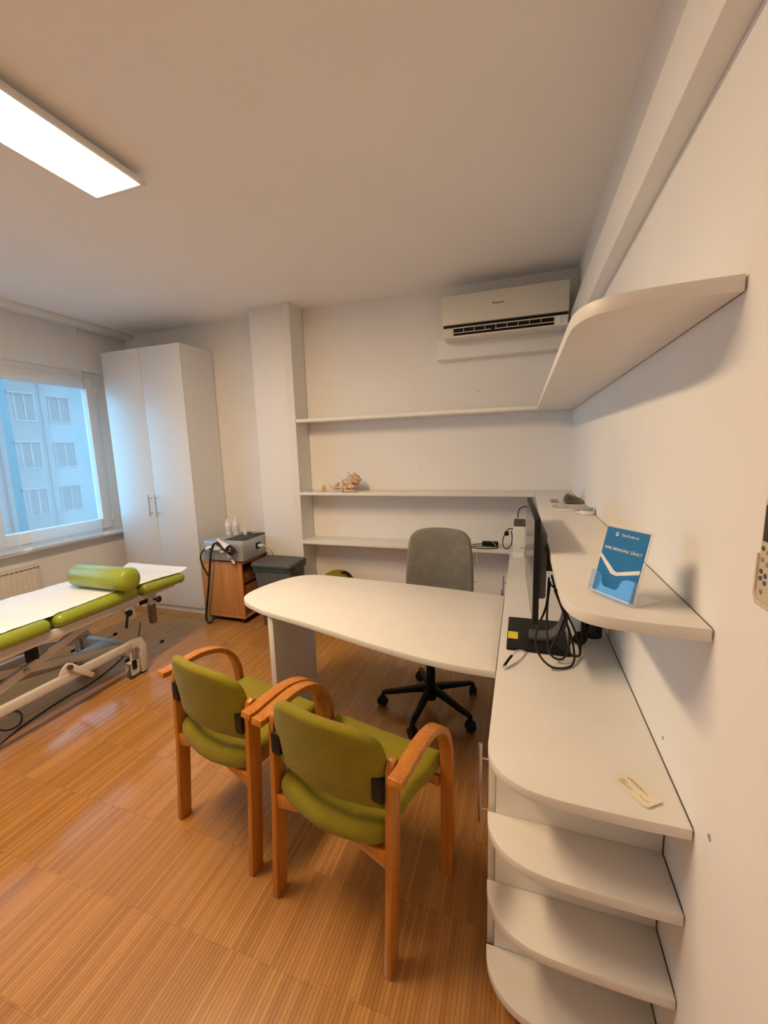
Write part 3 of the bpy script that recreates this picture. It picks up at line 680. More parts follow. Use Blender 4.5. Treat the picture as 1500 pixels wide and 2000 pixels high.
# end brackets with feet
for xx, s in ((-2.45, 1), (-2.96, -1)):
    for ye, dr in ((1.90, 1), (0.55, -1)):
        pf = [(ye, 0.203), (ye+0.03*dr, 0.203), (ye+0.05*dr, 0.17), (ye+0.045*dr, 0.012), (ye+0.085*dr, 0.012), (ye+0.10*dr, 0.19), (ye+0.07*dr, 0.252), (ye, 0.252)]
        br = off(t, MB().prism(pf, xx-0.022, xx+0.022, lambda a, b, h: (h, a, b))).build('foot_bracket', M['bed_frame'], t, bevel=0.003)
        off(t, MB().box(xx-0.020, xx+0.020, min(ye+0.047*dr, ye+0.083*dr), max(ye+0.047*dr, ye+0.083*dr), 0.0, 0.012)).build('rubber_foot', M['rubber'], br)
        cs = off(t, MB().cyl((xx-0.018, ye-0.01*dr, 0.032), (xx+0.018, ye-0.01*dr, 0.032), 0.032, n=20)).build('caster', M['dark_grey'], t, bevel=0.003)
        off(t, MB().box(xx-0.028, xx-0.020, ye-0.035, ye+0.02, 0.03, 0.11).box(xx+0.020, xx+0.028, ye-0.035, ye+0.02, 0.03, 0.11).box(xx-0.028, xx+0.028, ye-0.035, ye+0.02, 0.105, 0.115).cyl((xx, ye-0.01, 0.11), (xx, ye-0.01, 0.205), 0.008, n=10)).build('caster_fork', M['bed_frame'], cs)
        off(t, MB().box(xx-0.034, xx-0.026, ye-0.03, ye+0.0, 0.07, 0.13).box(xx+0.026, xx+0.034, ye-0.03, ye+0.0, 0.07, 0.13)).build('brake_lever', M['black'], cs)
off(t, MB().box(-2.94, -2.47, 1.925, 1.965, 0.12, 0.21).box(-2.94, -2.47, 0.50, 0.54, 0.12, 0.21)).build('cross_beam', M['bed_frame'], t, bevel=0.003)
# scissor arms
def arm(xx, p, q, nm='scissor_arm', w=0.022, th=0.010):
    (y0, z0), (y1, z1) = p, q; L_ = sqrt((y1-y0)**2+(z1-z0)**2); uy, uz = (y1-y0)/L_, (z1-z0)/L_
    pf = [(y0-uz*w, z0+uy*w), (y0+uz*w, z0-uy*w), (y1+uz*w, z1-uy*w), (y1-uz*w, z1+uy*w)]
    return off(t, MB().prism(pf, xx-th, xx+th, lambda a, b, h: (h, a, b))).build(nm, M['bed_frame'], t, bevel=0.002)
for xx in (-2.485, -2.925):
    arm(xx, (0.80, 0.20), (1.80, 0.512))
    a_ = arm(xx-0.022 if xx > -2.7 else xx+0.022, (1.84, 0.225), (0.76, 0.508))
    off(t, MB().cyl((xx-0.03, 1.316, 0.362), (xx+0.03, 1.316, 0.362), 0.015, n=16)).build('pivot_bolt', M['steel'], a_, bevel=0.002)
lug = off(t, MB().prism([(1.44, 0.25), (1.62, 0.25), (1.56, 0.262), (1.525, 0.30), (1.50, 0.312), (1.475, 0.30)], -2.452, -2.438, lambda a, b, h: (h, a, b))).build('lug', M['bed_frame'], t, bevel=0.002)
arm(-2.428, (1.50, 0.288), (1.62, 0.175), 'pedal_arm', 0.014, 0.005)
off(t, MB().cyl((-2.436, 1.50, 0.29), (-2.418, 1.50, 0.29), 0.014, n=14)).build('pivot_bolt', M['dark_grey'], t)
off(t, MB().cyl((-2.95, 1.62, 0.175), (-2.42, 1.62, 0.175), 0.008, n=12)).build('pedal_rod', M['steel'], t)
# drive unit
off(t, MB().cyl((-2.70, 1.05, 0.30), (-2.70, 1.70, 0.19), 0.022, n=16)).build('actuator', M['grey_metal'], t)
off(t, MB().box(-2.75, -2.65, 0.98, 1.14, 0.25, 0.36)).build('motor', M['bed_frame'], t, bevel=0.01)
off(t, MB().box(-2.76, -2.64, 1.72, 1.93, 0.16, 0.205)).build('actuator_mount', M['bed_frame'], t, bevel=0.003)
for xx in (-2.52, -2.99):
    rd = off(t, MB().cyl((xx, 1.95, 0.10), (xx, 2.185, 0.10), 0.007, n=12)).build('foot_bar', M['grey_metal'], t)
    off(t, MB().cyl((xx, 2.185, 0.10), (xx, 2.215, 0.10), 0.011, n=14)).build('end_cap', M['black'], rd, bevel=0.002)
off(t, MB().cyl((-2.52, 1.955, 0.10), (-2.99, 1.955, 0.10), 0.007, n=10).box(-2.53, -2.51, 1.945, 1.965, 0.10, 0.20).box(-3.0, -2.98, 1.93, 1.965, 0.10, 0.205)).build('foot_bar_joint', M['grey_metal'], t)
# clamp under head end
cl = off(t, MB().prism([(1.86, 0.50), (1.92, 0.50), (1.935, 0.415), (1.87, 0.405)], -2.432, -2.404, lambda a, b, h: (h, a, b))).build('clamp', M['bed_frame'], t, bevel=0.002)
off(t, MB().lathe([(0.008, 0), (0.008, 0.02), (0.020, 0.022), (0.022, 0.034), (0.012, 0.038)], (-2.404, 1.86, 0.475), (1, 0, 0), 16)).build('clamp_knob', M['black'], cl)
off(t, MB().sweep([(-2.385, 1.855, 0.465), (-2.38, 1.84, 0.42), (-2.378, 1.83, 0.385)], [(-0.008, -0.005), (0.008, -0.005), (0.008, 0.005), (-0.008, 0.005)])).build('clamp_lever', M['black'], cl, bevel=0.002)
off(t, MB().box(-2.402, -2.394, 1.96, 2.02, 0.485, 0.512)).build('head_stop', M['black'], t)
off(t, MB().box(-2.434, -2.426, 1.30, 1.36, 0.42, 0.495)).build('belt', M['black'], t)
# cables of the table
off(t, MB().tube([(-2.72, 1.0, 0.26), (-2.66, 1.15, 0.16), (-2.62, 1.25, 0.03), (-2.66, 1.35, 0.006), (-2.85, 1.4, 0.006), (-3.1, 1.1, 0.006)], 0.004)).build('motor_cable', M['rubber'], t)
off(t, MB().tube([(-2.60, 1.25, 0.49), (-2.56, 1.35, 0.44), (-2.60, 1.48, 0.45), (-2.68, 1.55, 0.49)], 0.004)).build('control_cable', M['rubber'], t)
# bolster
o = thing('bolster', 'green vinyl bolster cushion lying across the treatment table', 'bolster', (-2.55, 1.855, 0.7035))
pr = [(0.0, -0.245), (0.035, -0.244), (0.062, -0.238), (0.071, -0.230), (0.075, -0.22), (0.075, 0.22), (0.071, 0.230), (0.062, 0.238), (0.035, 0.244), (0.0, 0.245)]
MB().lathe(pr, (0, 0, 0), (1, 0, 0), 40).build('cylinder_body', M['vinyl'], o, smooth_a=60)
MB().lathe([(0.0745, 0.2195), (0.0765, 0.2215), (0.0745, 0.2235)], (0, 0, 0), (1, 0, 0), 40).build('seam', M['vinyl'], o, smooth_a=60)
# paper sheet
t = None
def sheet():
    nx, ny = 14, 90; v = []; f = []
    for j in range(ny+1):
        y = 0.36+(2.40-0.36)*j/ny
        z = 0.6245
        if y > 1.98: z = 0.6165-0.05*(y-2.0)+0.002
        if 1.40 < y < 1.47: z -= 0.004
        if y > 2.34: z += (y-2.34)*0.35
        x0 = -2.98+0.012*sin(y*7)+0.006*sin(y*23); x1 = -2.425+0.010*sin(y*5+1)+(0.0 if y < 1.98 else 0.02)
        for i in range(nx+1):
            a = i/nx; x = x0+(x1-x0)*a
            w = 0.0022*sin(y*31+a*3)*sin(a*9+y*4)+0.0015*sin(y*55+a*11)
            e = min(1, min(a, 1-a)*12)
            v.append((x+2.7, y-1.3, z-0.62+abs(w)*(1.0 if abs(y-1.855) > 0.05 else 0)+0.0015))
    for j in range(ny):
        for i in range(nx): q = j*(nx+1)+i; f.append((q, q+1, q+nx+2, q+nx+1))
    o = MB().add(v, f).build('paper_cover', M['paper'], smooth_a=60, loc=(-2.7, 1.3, 0.62))
    return tag(o, 'long white paper sheet covering the green treatment table', 'paper cover')
sheet()
tag(MB().tube([(-2.25, 0.5, 0.004), (-2.42, 0.9, 0.004), (-2.60, 1.3, 0.004), (-2.66, 1.6, 0.004), (-2.66, 1.75, 0.004), (-2.74, 2.0, 0.004), (-2.9, 2.3, 0.004), (-3.2, 2.6, 0.004)], 0.0035).build('floor_cable', M['rubber']), 'thin dark power cable on floor beside the treatment table', 'cable')

# ------------------------------------------------------------------ wooden trolley with ultrasound-like device
t = thing('trolley_cabinet', 'cherry wood trolley cabinet on casters beside the wardrobe', 'cabinet', (-2.45, 3.0, 0))
x0, x1, y0, y1 = -2.655, -2.240, 2.812, 3.24
off(t, MB().box(x0, x1, y0, y1, 0.525, 0.550)).build('top_board', M['cherry'], t, bevel=0.002)
off(t, MB().box(x0, x1, y0, y0+0.018, 0.068, 0.5245)).build('front_board', M['cherry'], t, bevel=0.001)
off(t, MB().box(x0, x1, y1-0.018, y1, 0.068, 0.5245)).build('back_board', M['cherry'], t)
off(t, MB().box(x0, x0+0.018, y0+0.018, y1-0.018, 0.068, 0.5245)).build('side_board', M['cherry'], t)
off(t, MB().box(x0, x1, y0, y1, 0.048, 0.0675)).build('bottom_board', M['cherry'], t, bevel=0.001)
off(t, MB().box(x0+0.018, x1-0.01, y0+0.018, y1-0.018, 0.360, 0.376)).build('shelf', M['cherry_dark'], t)
off(t, MB().box(x0+0.02, x1-0.012, y0+0.03, y1-0.03, 0.069, 0.33)).build('drawer_block', M['cherry_dark'], t, bevel=0.002)
off(t, MB().box(x0+0.03, x1-0.012, y0+0.03, y1-0.03, 0.377, 0.44)).build('pull_out_tray', M['cherry_dark'], t, bevel=0.002)
off(t, MB().box(x0+0.03, x1-0.005, y0+0.01, y1-0.02, 0.036, 0.0475)).build('caster_plate', M['black'], t)
for (cx, cy) in ((x0+0.06, y0+0.03), (x1-0.04, y0+0.03), (x0+0.06, y1-0.05), (x1-0.04, y1-0.05)):
    off(t, MB().cyl((cx-0.012, cy, 0.018), (cx+0.012, cy, 0.018), 0.018, n=18)).build('caster', M['rubber'], t, bevel=0.002)

t = thing('therapy_device', 'grey metal therapy device with handpiece hoses on wooden trolley', 'medical device', (-2.39, 3.0, 0.5505))
dx0, dx1, dy0, dy1 = -2.588, -2.188, 2.785, 3.19
sh = [(dy0, 0.570), (dy0, 0.712), (dy0+0.006, 0.728), (dy0+0.022, 0.737), (dy1, 0.737), (dy1, 0.570)]
off(t, MB().prism(sh, dx0, dx1, lambda a, b, h: (h, a, b))).build('housing', M['grey_metal'], t, bevel=0.004)
off(t, MB().box(dx0+0.175, dx1-0.012, dy0+0.05, dy1-0.01, 0.737, 0.7395)).build('top_mat', M['pad_black'], t, bevel=0.0005)
for cx in (dx0+0.04, dx1-0.04):
    for cy in (dy0+0.06, dy1-0.04): off(t, MB().lathe([(0.012, 0), (0.012, 0.0195)], (cx, cy, 0.5505))).build('rubber_foot', M['rubber'], t)
off(t, MB().box(dx0-0.012, dx0-0.0005, dy0+0.012, dy0+0.045, 0.655, 0.695)).build('green_connector', mat('green_plastic', (0.16, 0.30, 0.03), 0.4), t, bevel=0.003)
# white handpiece lying across the front in a holder
hp = off(t, MB().sweep([(-2.545, 2.765, 0.668), (-2.52, 2.760, 0.676), (-2.47, 2.758, 0.680), (-2.42, 2.760, 0.680), (-2.385, 2.765, 0.680)], [(0.021*cos(a), 0.019*sin(a)) for a in [2*pi*i/16 for i in range(16)]], side=(0, 0, 1), scale=[0.55, 0.95, 1.0, 0.95, 0.8])).build('handpiece', M['plastic_w2'], t, smooth_a=60)
off(t, MB().lathe([(0.010, 0), (0.008, 0.003)], (-2.485, 2.741, 0.677), (0, -1, 0), 12)).build('button', M['black'], hp)
off(t, MB().box(-2.40, -2.36, 2.757, 2.784, 0.645, 0.66)).build('holder_hook', M['plastic_w2'], t, bevel=0.002)
off(t, MB().tube([(-2.545, 2.765, 0.668), (-2.575, 2.755, 0.650), (-2.600, 2.75, 0.60), (-2.600, 2.76, 0.53), (-2.590, 2.785, 0.46), (-2.575, 2.80, 0.40)], 0.0065)).build('short_hose', M['rubber'], t)
# big black and white applicator hanging at the front
ap = off(t, MB().sweep([(-2.40, 2.745, 0.768), (-2.385, 2.742, 0.757), (-2.36, 2.738, 0.742), (-2.33, 2.735, 0.722), (-2.295, 2.735, 0.700)], [(0.022*cos(a), 0.020*sin(a)) for a in [2*pi*i/16 for i in range(16)]], side=(0, 1, 0), scale=[0.40, 0.5, 0.55, 1.0, 1.35])).build('applicator', M['plastic_w2'], t, smooth_a=60)
hd = off(t, MB().lathe([(0.026, 0), (0.034, 0.006), (0.036, 0.03), (0.036, 0.065), (0.030, 0.075), (0.0, 0.076)], (-2.298, 2.735, 0.702), (0.78, 0, -0.62), 24)).build('applicator_head', M['blackgloss'], ap)
off(t, MB().box(-2.265, -2.235, 2.696, 2.699, 0.676, 0.681)).build('gold_strip', M['gold'], hd)
off(t, MB().sweep([(-2.405, 2.735, 0.735), (-2.37, 2.735, 0.715), (-2.335, 2.737, 0.690), (-2.315, 2.74, 0.668)], [(-0.012, -0.008), (0.012, -0.008), (0.012, 0.008), (-0.012, 0.008)])).build('grip', M['black'], ap, bevel=0.003)
off(t, MB().sweep([(-2.32, 2.775, 0.66), (-2.31, 2.762, 0.63), (-2.30, 2.760, 0.605)], [(-0.016, -0.004), (0.016, -0.004), (0.016, 0.004), (-0.016, 0.004)])).build('holder_strap', M['plastic_w2'], t, bevel=0.002)
off(t, MB().sweep([(-2.30, 2.775, 0.585), (-2.275, 2.765, 0.572), (-2.262, 2.760, 0.560)], [(-0.009, -0.005), (0.009, -0.005), (0.009, 0.005), (-0.009, 0.005)])).build('nozzle', M['plastic_w2'], t, bevel=0.002)
off(t, MB().tube([(-2.40, 2.735, 0.735), (-2.44, 2.735, 0.715), (-2.475, 2.738, 0.64), (-2.50, 2.74, 0.53), (-2.535, 2.745, 0.36), (-2.575, 2.75, 0.20), (-2.60, 2.752, 0.09), (-2.595, 2.745, 0.030), (-2.565, 2.74, 0.012), (-2.54, 2.75, 0.03), (-2.52, 2.775, 0.06)], 0.0095, n=10)).build('long_hose', M['rubber'], t)
sk = off(t, MB().box(dx1, dx1+0.004, 2.965, 3.03, 0.635, 0.69)).build('mains_socket', M['black'], t, bevel=0.001)
pg = off(t, MB().box(dx1+0.003, dx1+0.045, 2.985, 3.012, 0.652, 0.674)).build('mains_plug', M['plastic_w2'], t, bevel=0.003)
off(t, MB().tube([(dx1+0.045, 2.998, 0.663), (dx1+0.075, 3.01, 0.655), (dx1+0.088, 3.06, 0.60), (dx1+0.070, 3.10, 0.54), (dx1+0.06, 3.12, 0.30), (dx1+0.05, 3.2, 0.01)], 0.004)).build('mains_cord', M['plastic_w'], t)

def bottle(x, y, z, r, h, label, cap=True):
    o = thing('bottle', label, 'bottle', (x, y, z), group='bottles on the therapy device')
    b_ = MB().lathe([(r*0.9, 0), (r, 0.004), (r, h*0.76), (r*0.93, h*0.79), (r*0.55, h*0.81), (r*0.5, h*0.83)]).build('bottle_body', M['plastic_w2'], o)
    MB().lathe([(r*1.005, h*0.20), (r*1.008, h*0.205), (r*1.008, h*0.55), (r*1.0, h*0.555)]).build('paper_band', mat('bottle_label', (0.62, 0.62, 0.62), 0.6, var=0.2, nscale=160), b_)
    MB().lathe([(r*0.56, h*0.83), (r*0.60, h*0.835), (r*0.58, h*0.985), (r*0.50, h)]).build('cap', M['plastic_w2'], o)
bottle(-2.515, 3.03, 0.7375, 0.027, 0.145, 'left white bottle with printed band on grey device')
bottle(-2.455, 3.06, 0.7375, 0.027, 0.155, 'right, slightly taller white bottle on grey device')
o = thing('dropper_bottle', 'small white dropper bottle on the black mat of device', 'bottle', (-2.355, 3.055, 0.740))
MB().lathe([(0.013, 0), (0.014, 0.003), (0.014, 0.034), (0.007, 0.042)]).build('bottle_body', M['plastic_w2'], o)
MB().lathe([(0.008, 0.042), (0.008, 0.052), (0.003, 0.062), (0.0012, 0.075)]).build('nozzle', M['plastic_w2'], o)
o = thing('metal_dish', 'small shiny metal dish on the black mat of device', 'dish', (-2.275, 3.09, 0.740))
MB().lathe([(0.018, 0), (0.030, 0.010), (0.0285, 0.010), (0.018, 0.003), (0.008, 0.003), (0.010, 0.018), (0.012, 0.022), (0.0, 0.024)]).build('dish_body', M['steel'], o)

# ------------------------------------------------------------------ bin
t = thing('waste_bin', 'dark grey lidded waste bin with teal bag beside the trolley', 'waste bin', (-1.955, 2.945, 0))
bxa, bxb, bya, byb = -2.150, -1.750, 2.796, 3.078
def ring_(x0, x1, y0, y1, r): return rrect(x0, x1, y0, y1, r, 4)
def loft(levels):
    m_ = MB(); n_ = len(levels[0][0]); v = []; f = []
    for poly, z in levels: v += [(a, b, z) for a, b in poly]
    for j in range(len(levels)-1):
        for i in range(n_): f.append((j*n_+i, j*n_+(i+1) % n_, (j+1)*n_+(i+1) % n_, (j+1)*n_+i))
    f.append(tuple(range(n_-1, -1, -1))); f.append(tuple(range((len(levels)-1)*n_, len(levels)*n_)))
    return m_.add(v, f)
off(t, loft([(ring_(-2.085, -1.815, 2.84, 3.045, 0.03), 0.0), (ring_(-2.088, -1.812, 2.838, 3.047, 0.03), 0.05), (ring_(-2.130, -1.770, 2.815, 3.075, 0.03), 0.515)])).build('bin_body', M['dark_grey'], t, bevel=0.003)
def wavy():
    L0 = []; base_ = rrect(-2.140, -1.760, 2.806, 3.082, 0.035, 6)
    o2 = []
    for i in range(len(base_)):
        a, b_ = base_[i], base_[(i+1) % len(base_)]; d = sqrt((a[0]-b_[0])**2+(a[1]-b_[1])**2); k = max(1, int(d/0.02))
        for q in range(k): o2.append((a[0]+(b_[0]-a[0])*q/k, a[1]+(b_[1]-a[1])*q/k))
    v = []; f = []; n_ = len(o2); cx, cy = -1.95, 2.944
    for lev, (k, z) in enumerate(((1.0, 0.529), (1.006, 0.520), (0.985, 0.508), (0.975, 0.500))):
        for i, (a, b_) in enumerate(o2):
            w = 1+0.012*sin(i*1.7+lev*2)+0.008*sin(i*0.6); v.append((cx+(a-cx)*k*w, cy+(b_-cy)*k*w, z-((0.022*abs(sin(i*0.11))+0.008*sin(i*0.37)) if lev >= 2 else 0)+0.004*sin(i*0.9+lev)))
    for j in range(3):
        for i in range(n_): f.append((j*n_+i, j*n_+(i+1) % n_, (j+1)*n_+(i+1) % n_, (j+1)*n_+i))
    return MB().add(v, f)
off(t, wavy()).build('bin_bag', M['teal'], t, smooth_a=70)
ld = off(t, loft([(ring_(bxa, bxb, bya, byb, 0.045), 0.528), (ring_(bxa-0.002, bxb+0.002, bya-0.002, byb+0.002, 0.045), 0.545), (ring_(bxa+0.006, bxb-0.006, bya+0.006, byb-0.006, 0.045), 0.560), (ring_(bxa+0.03, bxb-0.03, bya+0.03, byb-0.03, 0.04), 0.563), (ring_(bxa+0.04, bxb-0.04, bya+0.04, byb-0.04, 0.03), 0.557)])).build('lid', M['dark_grey'], t, bevel=0.001)
off(t, MB().box(-1.99, -1.91, 2.815, 2.845, 0.008, 0.025)).build('pedal', M['black'], t, bevel=0.003)
off(t, MB().box(-2.0, -1.90, 2.8365, 2.8385, 0.03, 0.14)).build('pedal_recess', M['black'], t)

# green padded bag on the floor below the shelves
t = thing('green_bag', 'green rounded padded bag with black strap under lowest shelf', 'bag', (-1.50, 3.12, 0))
o = [(-0.13, 0.0), (0.12, 0.0), (0.145, 0.05), (0.150, 0.25), (0.135, 0.36), (0.10, 0.415), (0.03, 0.440), (-0.04, 0.437), (-0.11, 0.40), (-0.145, 0.33), (-0.155, 0.20), (-0.15, 0.05), (-0.13, 0.0)]
MB().pillow(smooth2(o, 4)[:-1], -0.12, 0.12, lambda a, b, h: (a, h, b), rim=0.07, center=(0, 0.2)).build('bag_body', M['green_fabric'], t, smooth_a=70)
MB().sweep(smooth([(0.060, -0.03, 0.436), (0.085, -0.032, 0.448), (0.115, -0.034, 0.436), (0.142, -0.034, 0.405), (0.148, -0.03, 0.36)], 5), [(-0.016, -0.004), (0.016, -0.004), (0.016, 0.004), (-0.016, 0.004)], side=(0, 1, 0)).build('strap', M['black'], t, bevel=0.001)

# ------------------------------------------------------------------ monitor on its stand
t = thing('monitor', 'black flat monitor seen edge-on on square base of worktop', 'monitor', (0.07, 1.67, 0.706))
yaw_m = atan2(0.018, 0.58)
def mrot(v_): return v_
Z0, Z1 = 0.890, 1.238
pan = MB().box(0.0, 0.018, -0.285, 0.285, Z0, Z1)
Mx = Matrix.Translation((-0.036, -0.03, -0.706)) @ Matrix.Rotation(yaw_m, 4, 'Z')
def mbld(mb_, nm, m_, par=t, bev=0.0, **k):
    mb_.v = [tuple(Mx @ Vector(p)) for p in mb_.v]; return mb_.build(nm, m_, par, bevel=bev, **k)
pn = mbld(pan, 'display_panel', M['black'], bev=0.0015)
mbld(MB().box(-0.0008, 0.0, -0.278, 0.278, Z0+0.014, Z1-0.008), 'screen', M['blackgloss'], pn)
mbld(MB().box(0.018, 0.050, -0.16, 0.16, 0.93, 1.17), 'rear_housing', M['dark_grey'], bev=0.01)
mbld(MB().box(0.050, 0.085, -0.045, 0.045, 1.00, 1.09), 'mount', M['black'], bev=0.004)
neck = smooth([(-0.030, -0.025, 0.016), (0.02, -0.025, 0.014), (0.065, -0.025, 0.030), (0.092, -0.025, 0.075), (0.100, -0.025, 0.14), (0.086, -0.02, 0.24), (0.070, -0.02, 0.36)], 5)
MB().sweep(neck, [(-0.035, -0.009), (0.035, -0.009), (0.035, 0.009), (-0.035, 0.009)], side=(0, 1, 0)).build('stand_neck', M['dark_grey'], t, bevel=0.003)
MB().prism(rrect(-0.112, 0.110, -0.148, 0.150, 0.008), 0.0, 0.010).build('stand_base', M['black'], t, bevel=0.0015)
tag(MB().box(-0.019, 0.019, -0.032, 0.032, 0, 0.0008).build('sticky_note', M['yellow'], loc=(-0.020, 1.634, 0.7165)), 'small yellow sticky note on the black monitor base', 'sticky note')

def cable(name, pts, r, m_, label, cat='cable', parts=None):
    o = MB().tube(pts, r, n=8, res=7).build(name, M[m_], smooth_a=60)
    return tag(o, label, cat)
# black cables hanging behind the monitor
t = thing('monitor_cables', 'tangle of black cables hanging behind the monitor', 'cables', (0.12, 1.55, 0.706))
W_ = [[(0.105, 1.60, 0.975), (0.092, 1.50, 0.90), (0.060, 1.44, 0.83), (0.065, 1.42, 0.765), (0.105, 1.41, 0.722), (0.155, 1.43, 0.712), (0.185, 1.47, 0.716), (0.19, 1.54, 0.745), (0.175, 1.58, 0.80)],
      [(0.110, 1.60, 0.96), (0.100, 1.56, 0.88), (0.098, 1.50, 0.80), (0.11, 1.47, 0.735), (0.15, 1.47, 0.724), (0.175, 1.52, 0.76), (0.165, 1.56, 0.83), (0.125, 1.60, 0.93)],
      [(0.115, 1.62, 0.98), (0.14, 1.58, 0.90), (0.185, 1.55, 0.82), (0.205, 1.53, 0.76), (0.21, 1.53, 0.714), (0.17, 1.53, 0.712)],
      [(0.105, 1.62, 0.95), (0.145, 1.60, 0.915), (0.170, 1.60, 0.86), (0.150, 1.56, 0.80), (0.12, 1.52, 0.75), (0.105, 1.50, 0.724)],
      [(0.235, 1.62, 0.765), (0.24, 1.68, 0.86), (0.235, 1.78, 0.97), (0.20, 1.9, 1.04)],
      [(0.215, 1.54, 0.72), (0.225, 1.62, 0.84), (0.235, 1.80, 0.98), (0.22, 1.95, 1.06)]]
for k, w in enumerate(W_): off(t, MB().tube(w, 0.0038 if k < 4 else 0.0034, n=8, res=7)).build('cord', M['rubber'], t, smooth_a=60)
pg = off(t, MB().lathe([(0.021, 0.0), (0.023, 0.008), (0.023, 0.026), (0.016, 0.034)], (0.215, 1.595, 0.742), (0.2, -0.55, 0.8), 18)).build('power_plug', M['black'], t, bevel=0.001)
off(t, MB().sweep([(0.215, 1.59, 0.748), (0.232, 1.612, 0.768), (0.236, 1.622, 0.79)], [(0.009*cos(a), 0.009*sin(a)) for a in [2*pi*i/10 for i in range(10)]])).build('plug_neck', M['black'], pg)
off(t, MB().cyl((0.222, 1.592, 0.735), (0.243, 1.585, 0.731), 0.0022, n=8).cyl((0.222, 1.578, 0.727), (0.243, 1.571, 0.723), 0.0022, n=8)).build('plug_pins', M['steel'], pg)
# white usb cable end
t = thing('charging_cable', 'white charging cable end with black connector at monitor base', 'cable', (0.0, 1.45, 0.706))
off(t, MB().tube([(0.030, 1.513, 0.709), (0.012, 1.497, 0.722), (-0.008, 1.462, 0.733), (-0.022, 1.430, 0.731)], 0.0035)).build('cord', M['plastic_w2'], t, smooth_a=60)
off(t, MB().sweep([(-0.021, 1.432, 0.731), (-0.030, 1.412, 0.727), (-0.043, 1.383, 0.718)], [(0.006*cos(a), 0.0045*sin(a)) for a in [2*pi*i/10 for i in range(10)]])).build('connector_grip', M['black'], t, smooth_a=60)
off(t, MB().sweep([(-0.043, 1.383, 0.718), (-0.048, 1.372, 0.7145)], [(-0.004, -0.0015), (0.004, -0.0015), (0.004, 0.0015), (-0.004, 0.0015)])).build('metal_tip', M['steel'], t)
# pencil cup
t = thing('pencil_cup', 'dark translucent pencil cup on worktop below the raised counter', 'cup', (0.279, 1.735, 0.7062))
MB().lathe([(0.036, 0), (0.038, 0.002), (0.039, 0.095), (0.037, 0.095), (0.036, 0.006), (0.0, 0.006)]).build('cup_wall', M['smoke'], t)
MB().lathe([(0.0378, 0.0), (0.0382, 0.001), (0.0384, 0.012), (0.035, 0.0125), (0.0, 0.0125)]).build('cup_base', M['mugblack'], t)
MB().lathe([(0.0345, 0.012), (0.0345, 0.090), (0.0, 0.090)]).build('cup_insert', M['mugblack'], t)
MB().box(-0.02, 0.008, -0.014, 0.0, 0.0128, 0.026).build('eraser', mat('dusty_red', (0.25, 0.09, 0.07), 0.7), t)
t.scale = (1, 1, 1)

# white box device in the corner with dark top
t = thing('desktop_device', 'narrow white box device with dark top on far end of worktop', 'device', (-0.006, 3.0, 0.7062))
off(t, MB().prism(rrect(-0.043, 0.031, 2.872, 3.12, 0.008), 0.7062, 0.750)).build('foot_section', M['plastic_w2'], t, bevel=0.001)
off(t, MB().prism(rrect(-0.045, 0.033, 2.870, 3.122, 0.008), 0.7515, 0.924)).build('body_shell', M['plastic_w2'], t, bevel=0.001)
tp = off(t, MB().prism(rrect(-0.045, 0.033, 2.870, 3.122, 0.008), 0.9242, 0.934)).build('dark_top', M['dark_grey'], t, bevel=0.002)
off(t, MB().box(0.006, 0.030, 2.90, 3.03, 0.9342, 0.9352)).build('display', M['blackgloss'], tp)
off(t, MB().box(0.002, 0.032, 2.8685, 2.8700, 0.776, 0.779)).build('slot', M['gap'], t)
t = thing('device_cables', 'black looped cables beside the narrow white box device', 'cables', (-0.08, 3.14, 0.704))
for w in ([(-0.052, 3.10, 0.86), (-0.085, 3.12, 0.855), (-0.115, 3.13, 0.80), (-0.125, 3.14, 0.75), (-0.115, 3.13, 0.712), (-0.085, 3.11, 0.712), (-0.062, 3.11, 0.745), (-0.058, 3.12, 0.80), (-0.065, 3.13, 0.84)],
          [(-0.02, 3.15, 0.935), (-0.015, 3.20, 0.985), (0.02, 3.22, 1.01), (0.06, 3.22, 1.0)],
          [(0.045, 3.12, 0.86), (0.062, 3.12, 0.82), (0.068, 3.13, 0.77), (0.082, 3.13, 0.725), (0.070, 3.12, 0.712), (0.048, 3.12, 0.735), (0.042, 3.13, 0.77)]):
    off(t, MB().tube(w, 0.0038)).build('cord', M['rubber'], t, smooth_a=60)
off(t, MB().box(-0.112, -0.082, 3.115, 3.14, 0.805, 0.835)).build('adapter', M['black'], t, bevel=0.004)
off(t, MB().box(0.048, 0.080, 3.11, 3.135, 0.80, 0.825)).build('adapter', M['black'], t, bevel=0.004)
# power brick with cables on the low shelf
t = thing('power_adapter', 'black power adapter brick with coiled cables on lowest shelf', 'power adapter', (-0.22, 3.17, 0.7035))
MB().box(-0.058, 0.062, -0.022, 0.022, 0.008, 0.040).build('adapter_brick', M['black'], t, bevel=0.004)
for w, r, m_ in (([(-0.058, 0, 0.02), (-0.10, 0.0, 0.014), (-0.15, -0.02, 0.006)], 0.0035, 'rubber'),
              ([(0.05, -0.03, 0.006), (0.06, -0.05, 0.004), (0.0, -0.085, 0.004), (-0.08, -0.09, 0.004), (-0.135, -0.06, 0.004), (-0.10, -0.035, 0.006), (0.0, -0.035, 0.006), (0.055, -0.03, 0.010)], 0.0035, 'rubber'),
              ([(-0.14, -0.03, 0.004), (-0.11, -0.02, 0.045), (-0.06, -0.02, 0.075), (0.0, -0.025, 0.060), (0.04, -0.035, 0.025), (0.05, -0.05, 0.006)], 0.0016, 'plastic_w'),
              ([(-0.16, -0.05, 0.004), (-0.05, -0.045, 0.004), (0.04, -0.045, 0.004), (0.0, -0.055, 0.003), (-0.12, -0.06, 0.003)], 0.0016, 'plastic_w')):
    MB().tube(w, r).build('cord', M[m_], t, smooth_a=60)
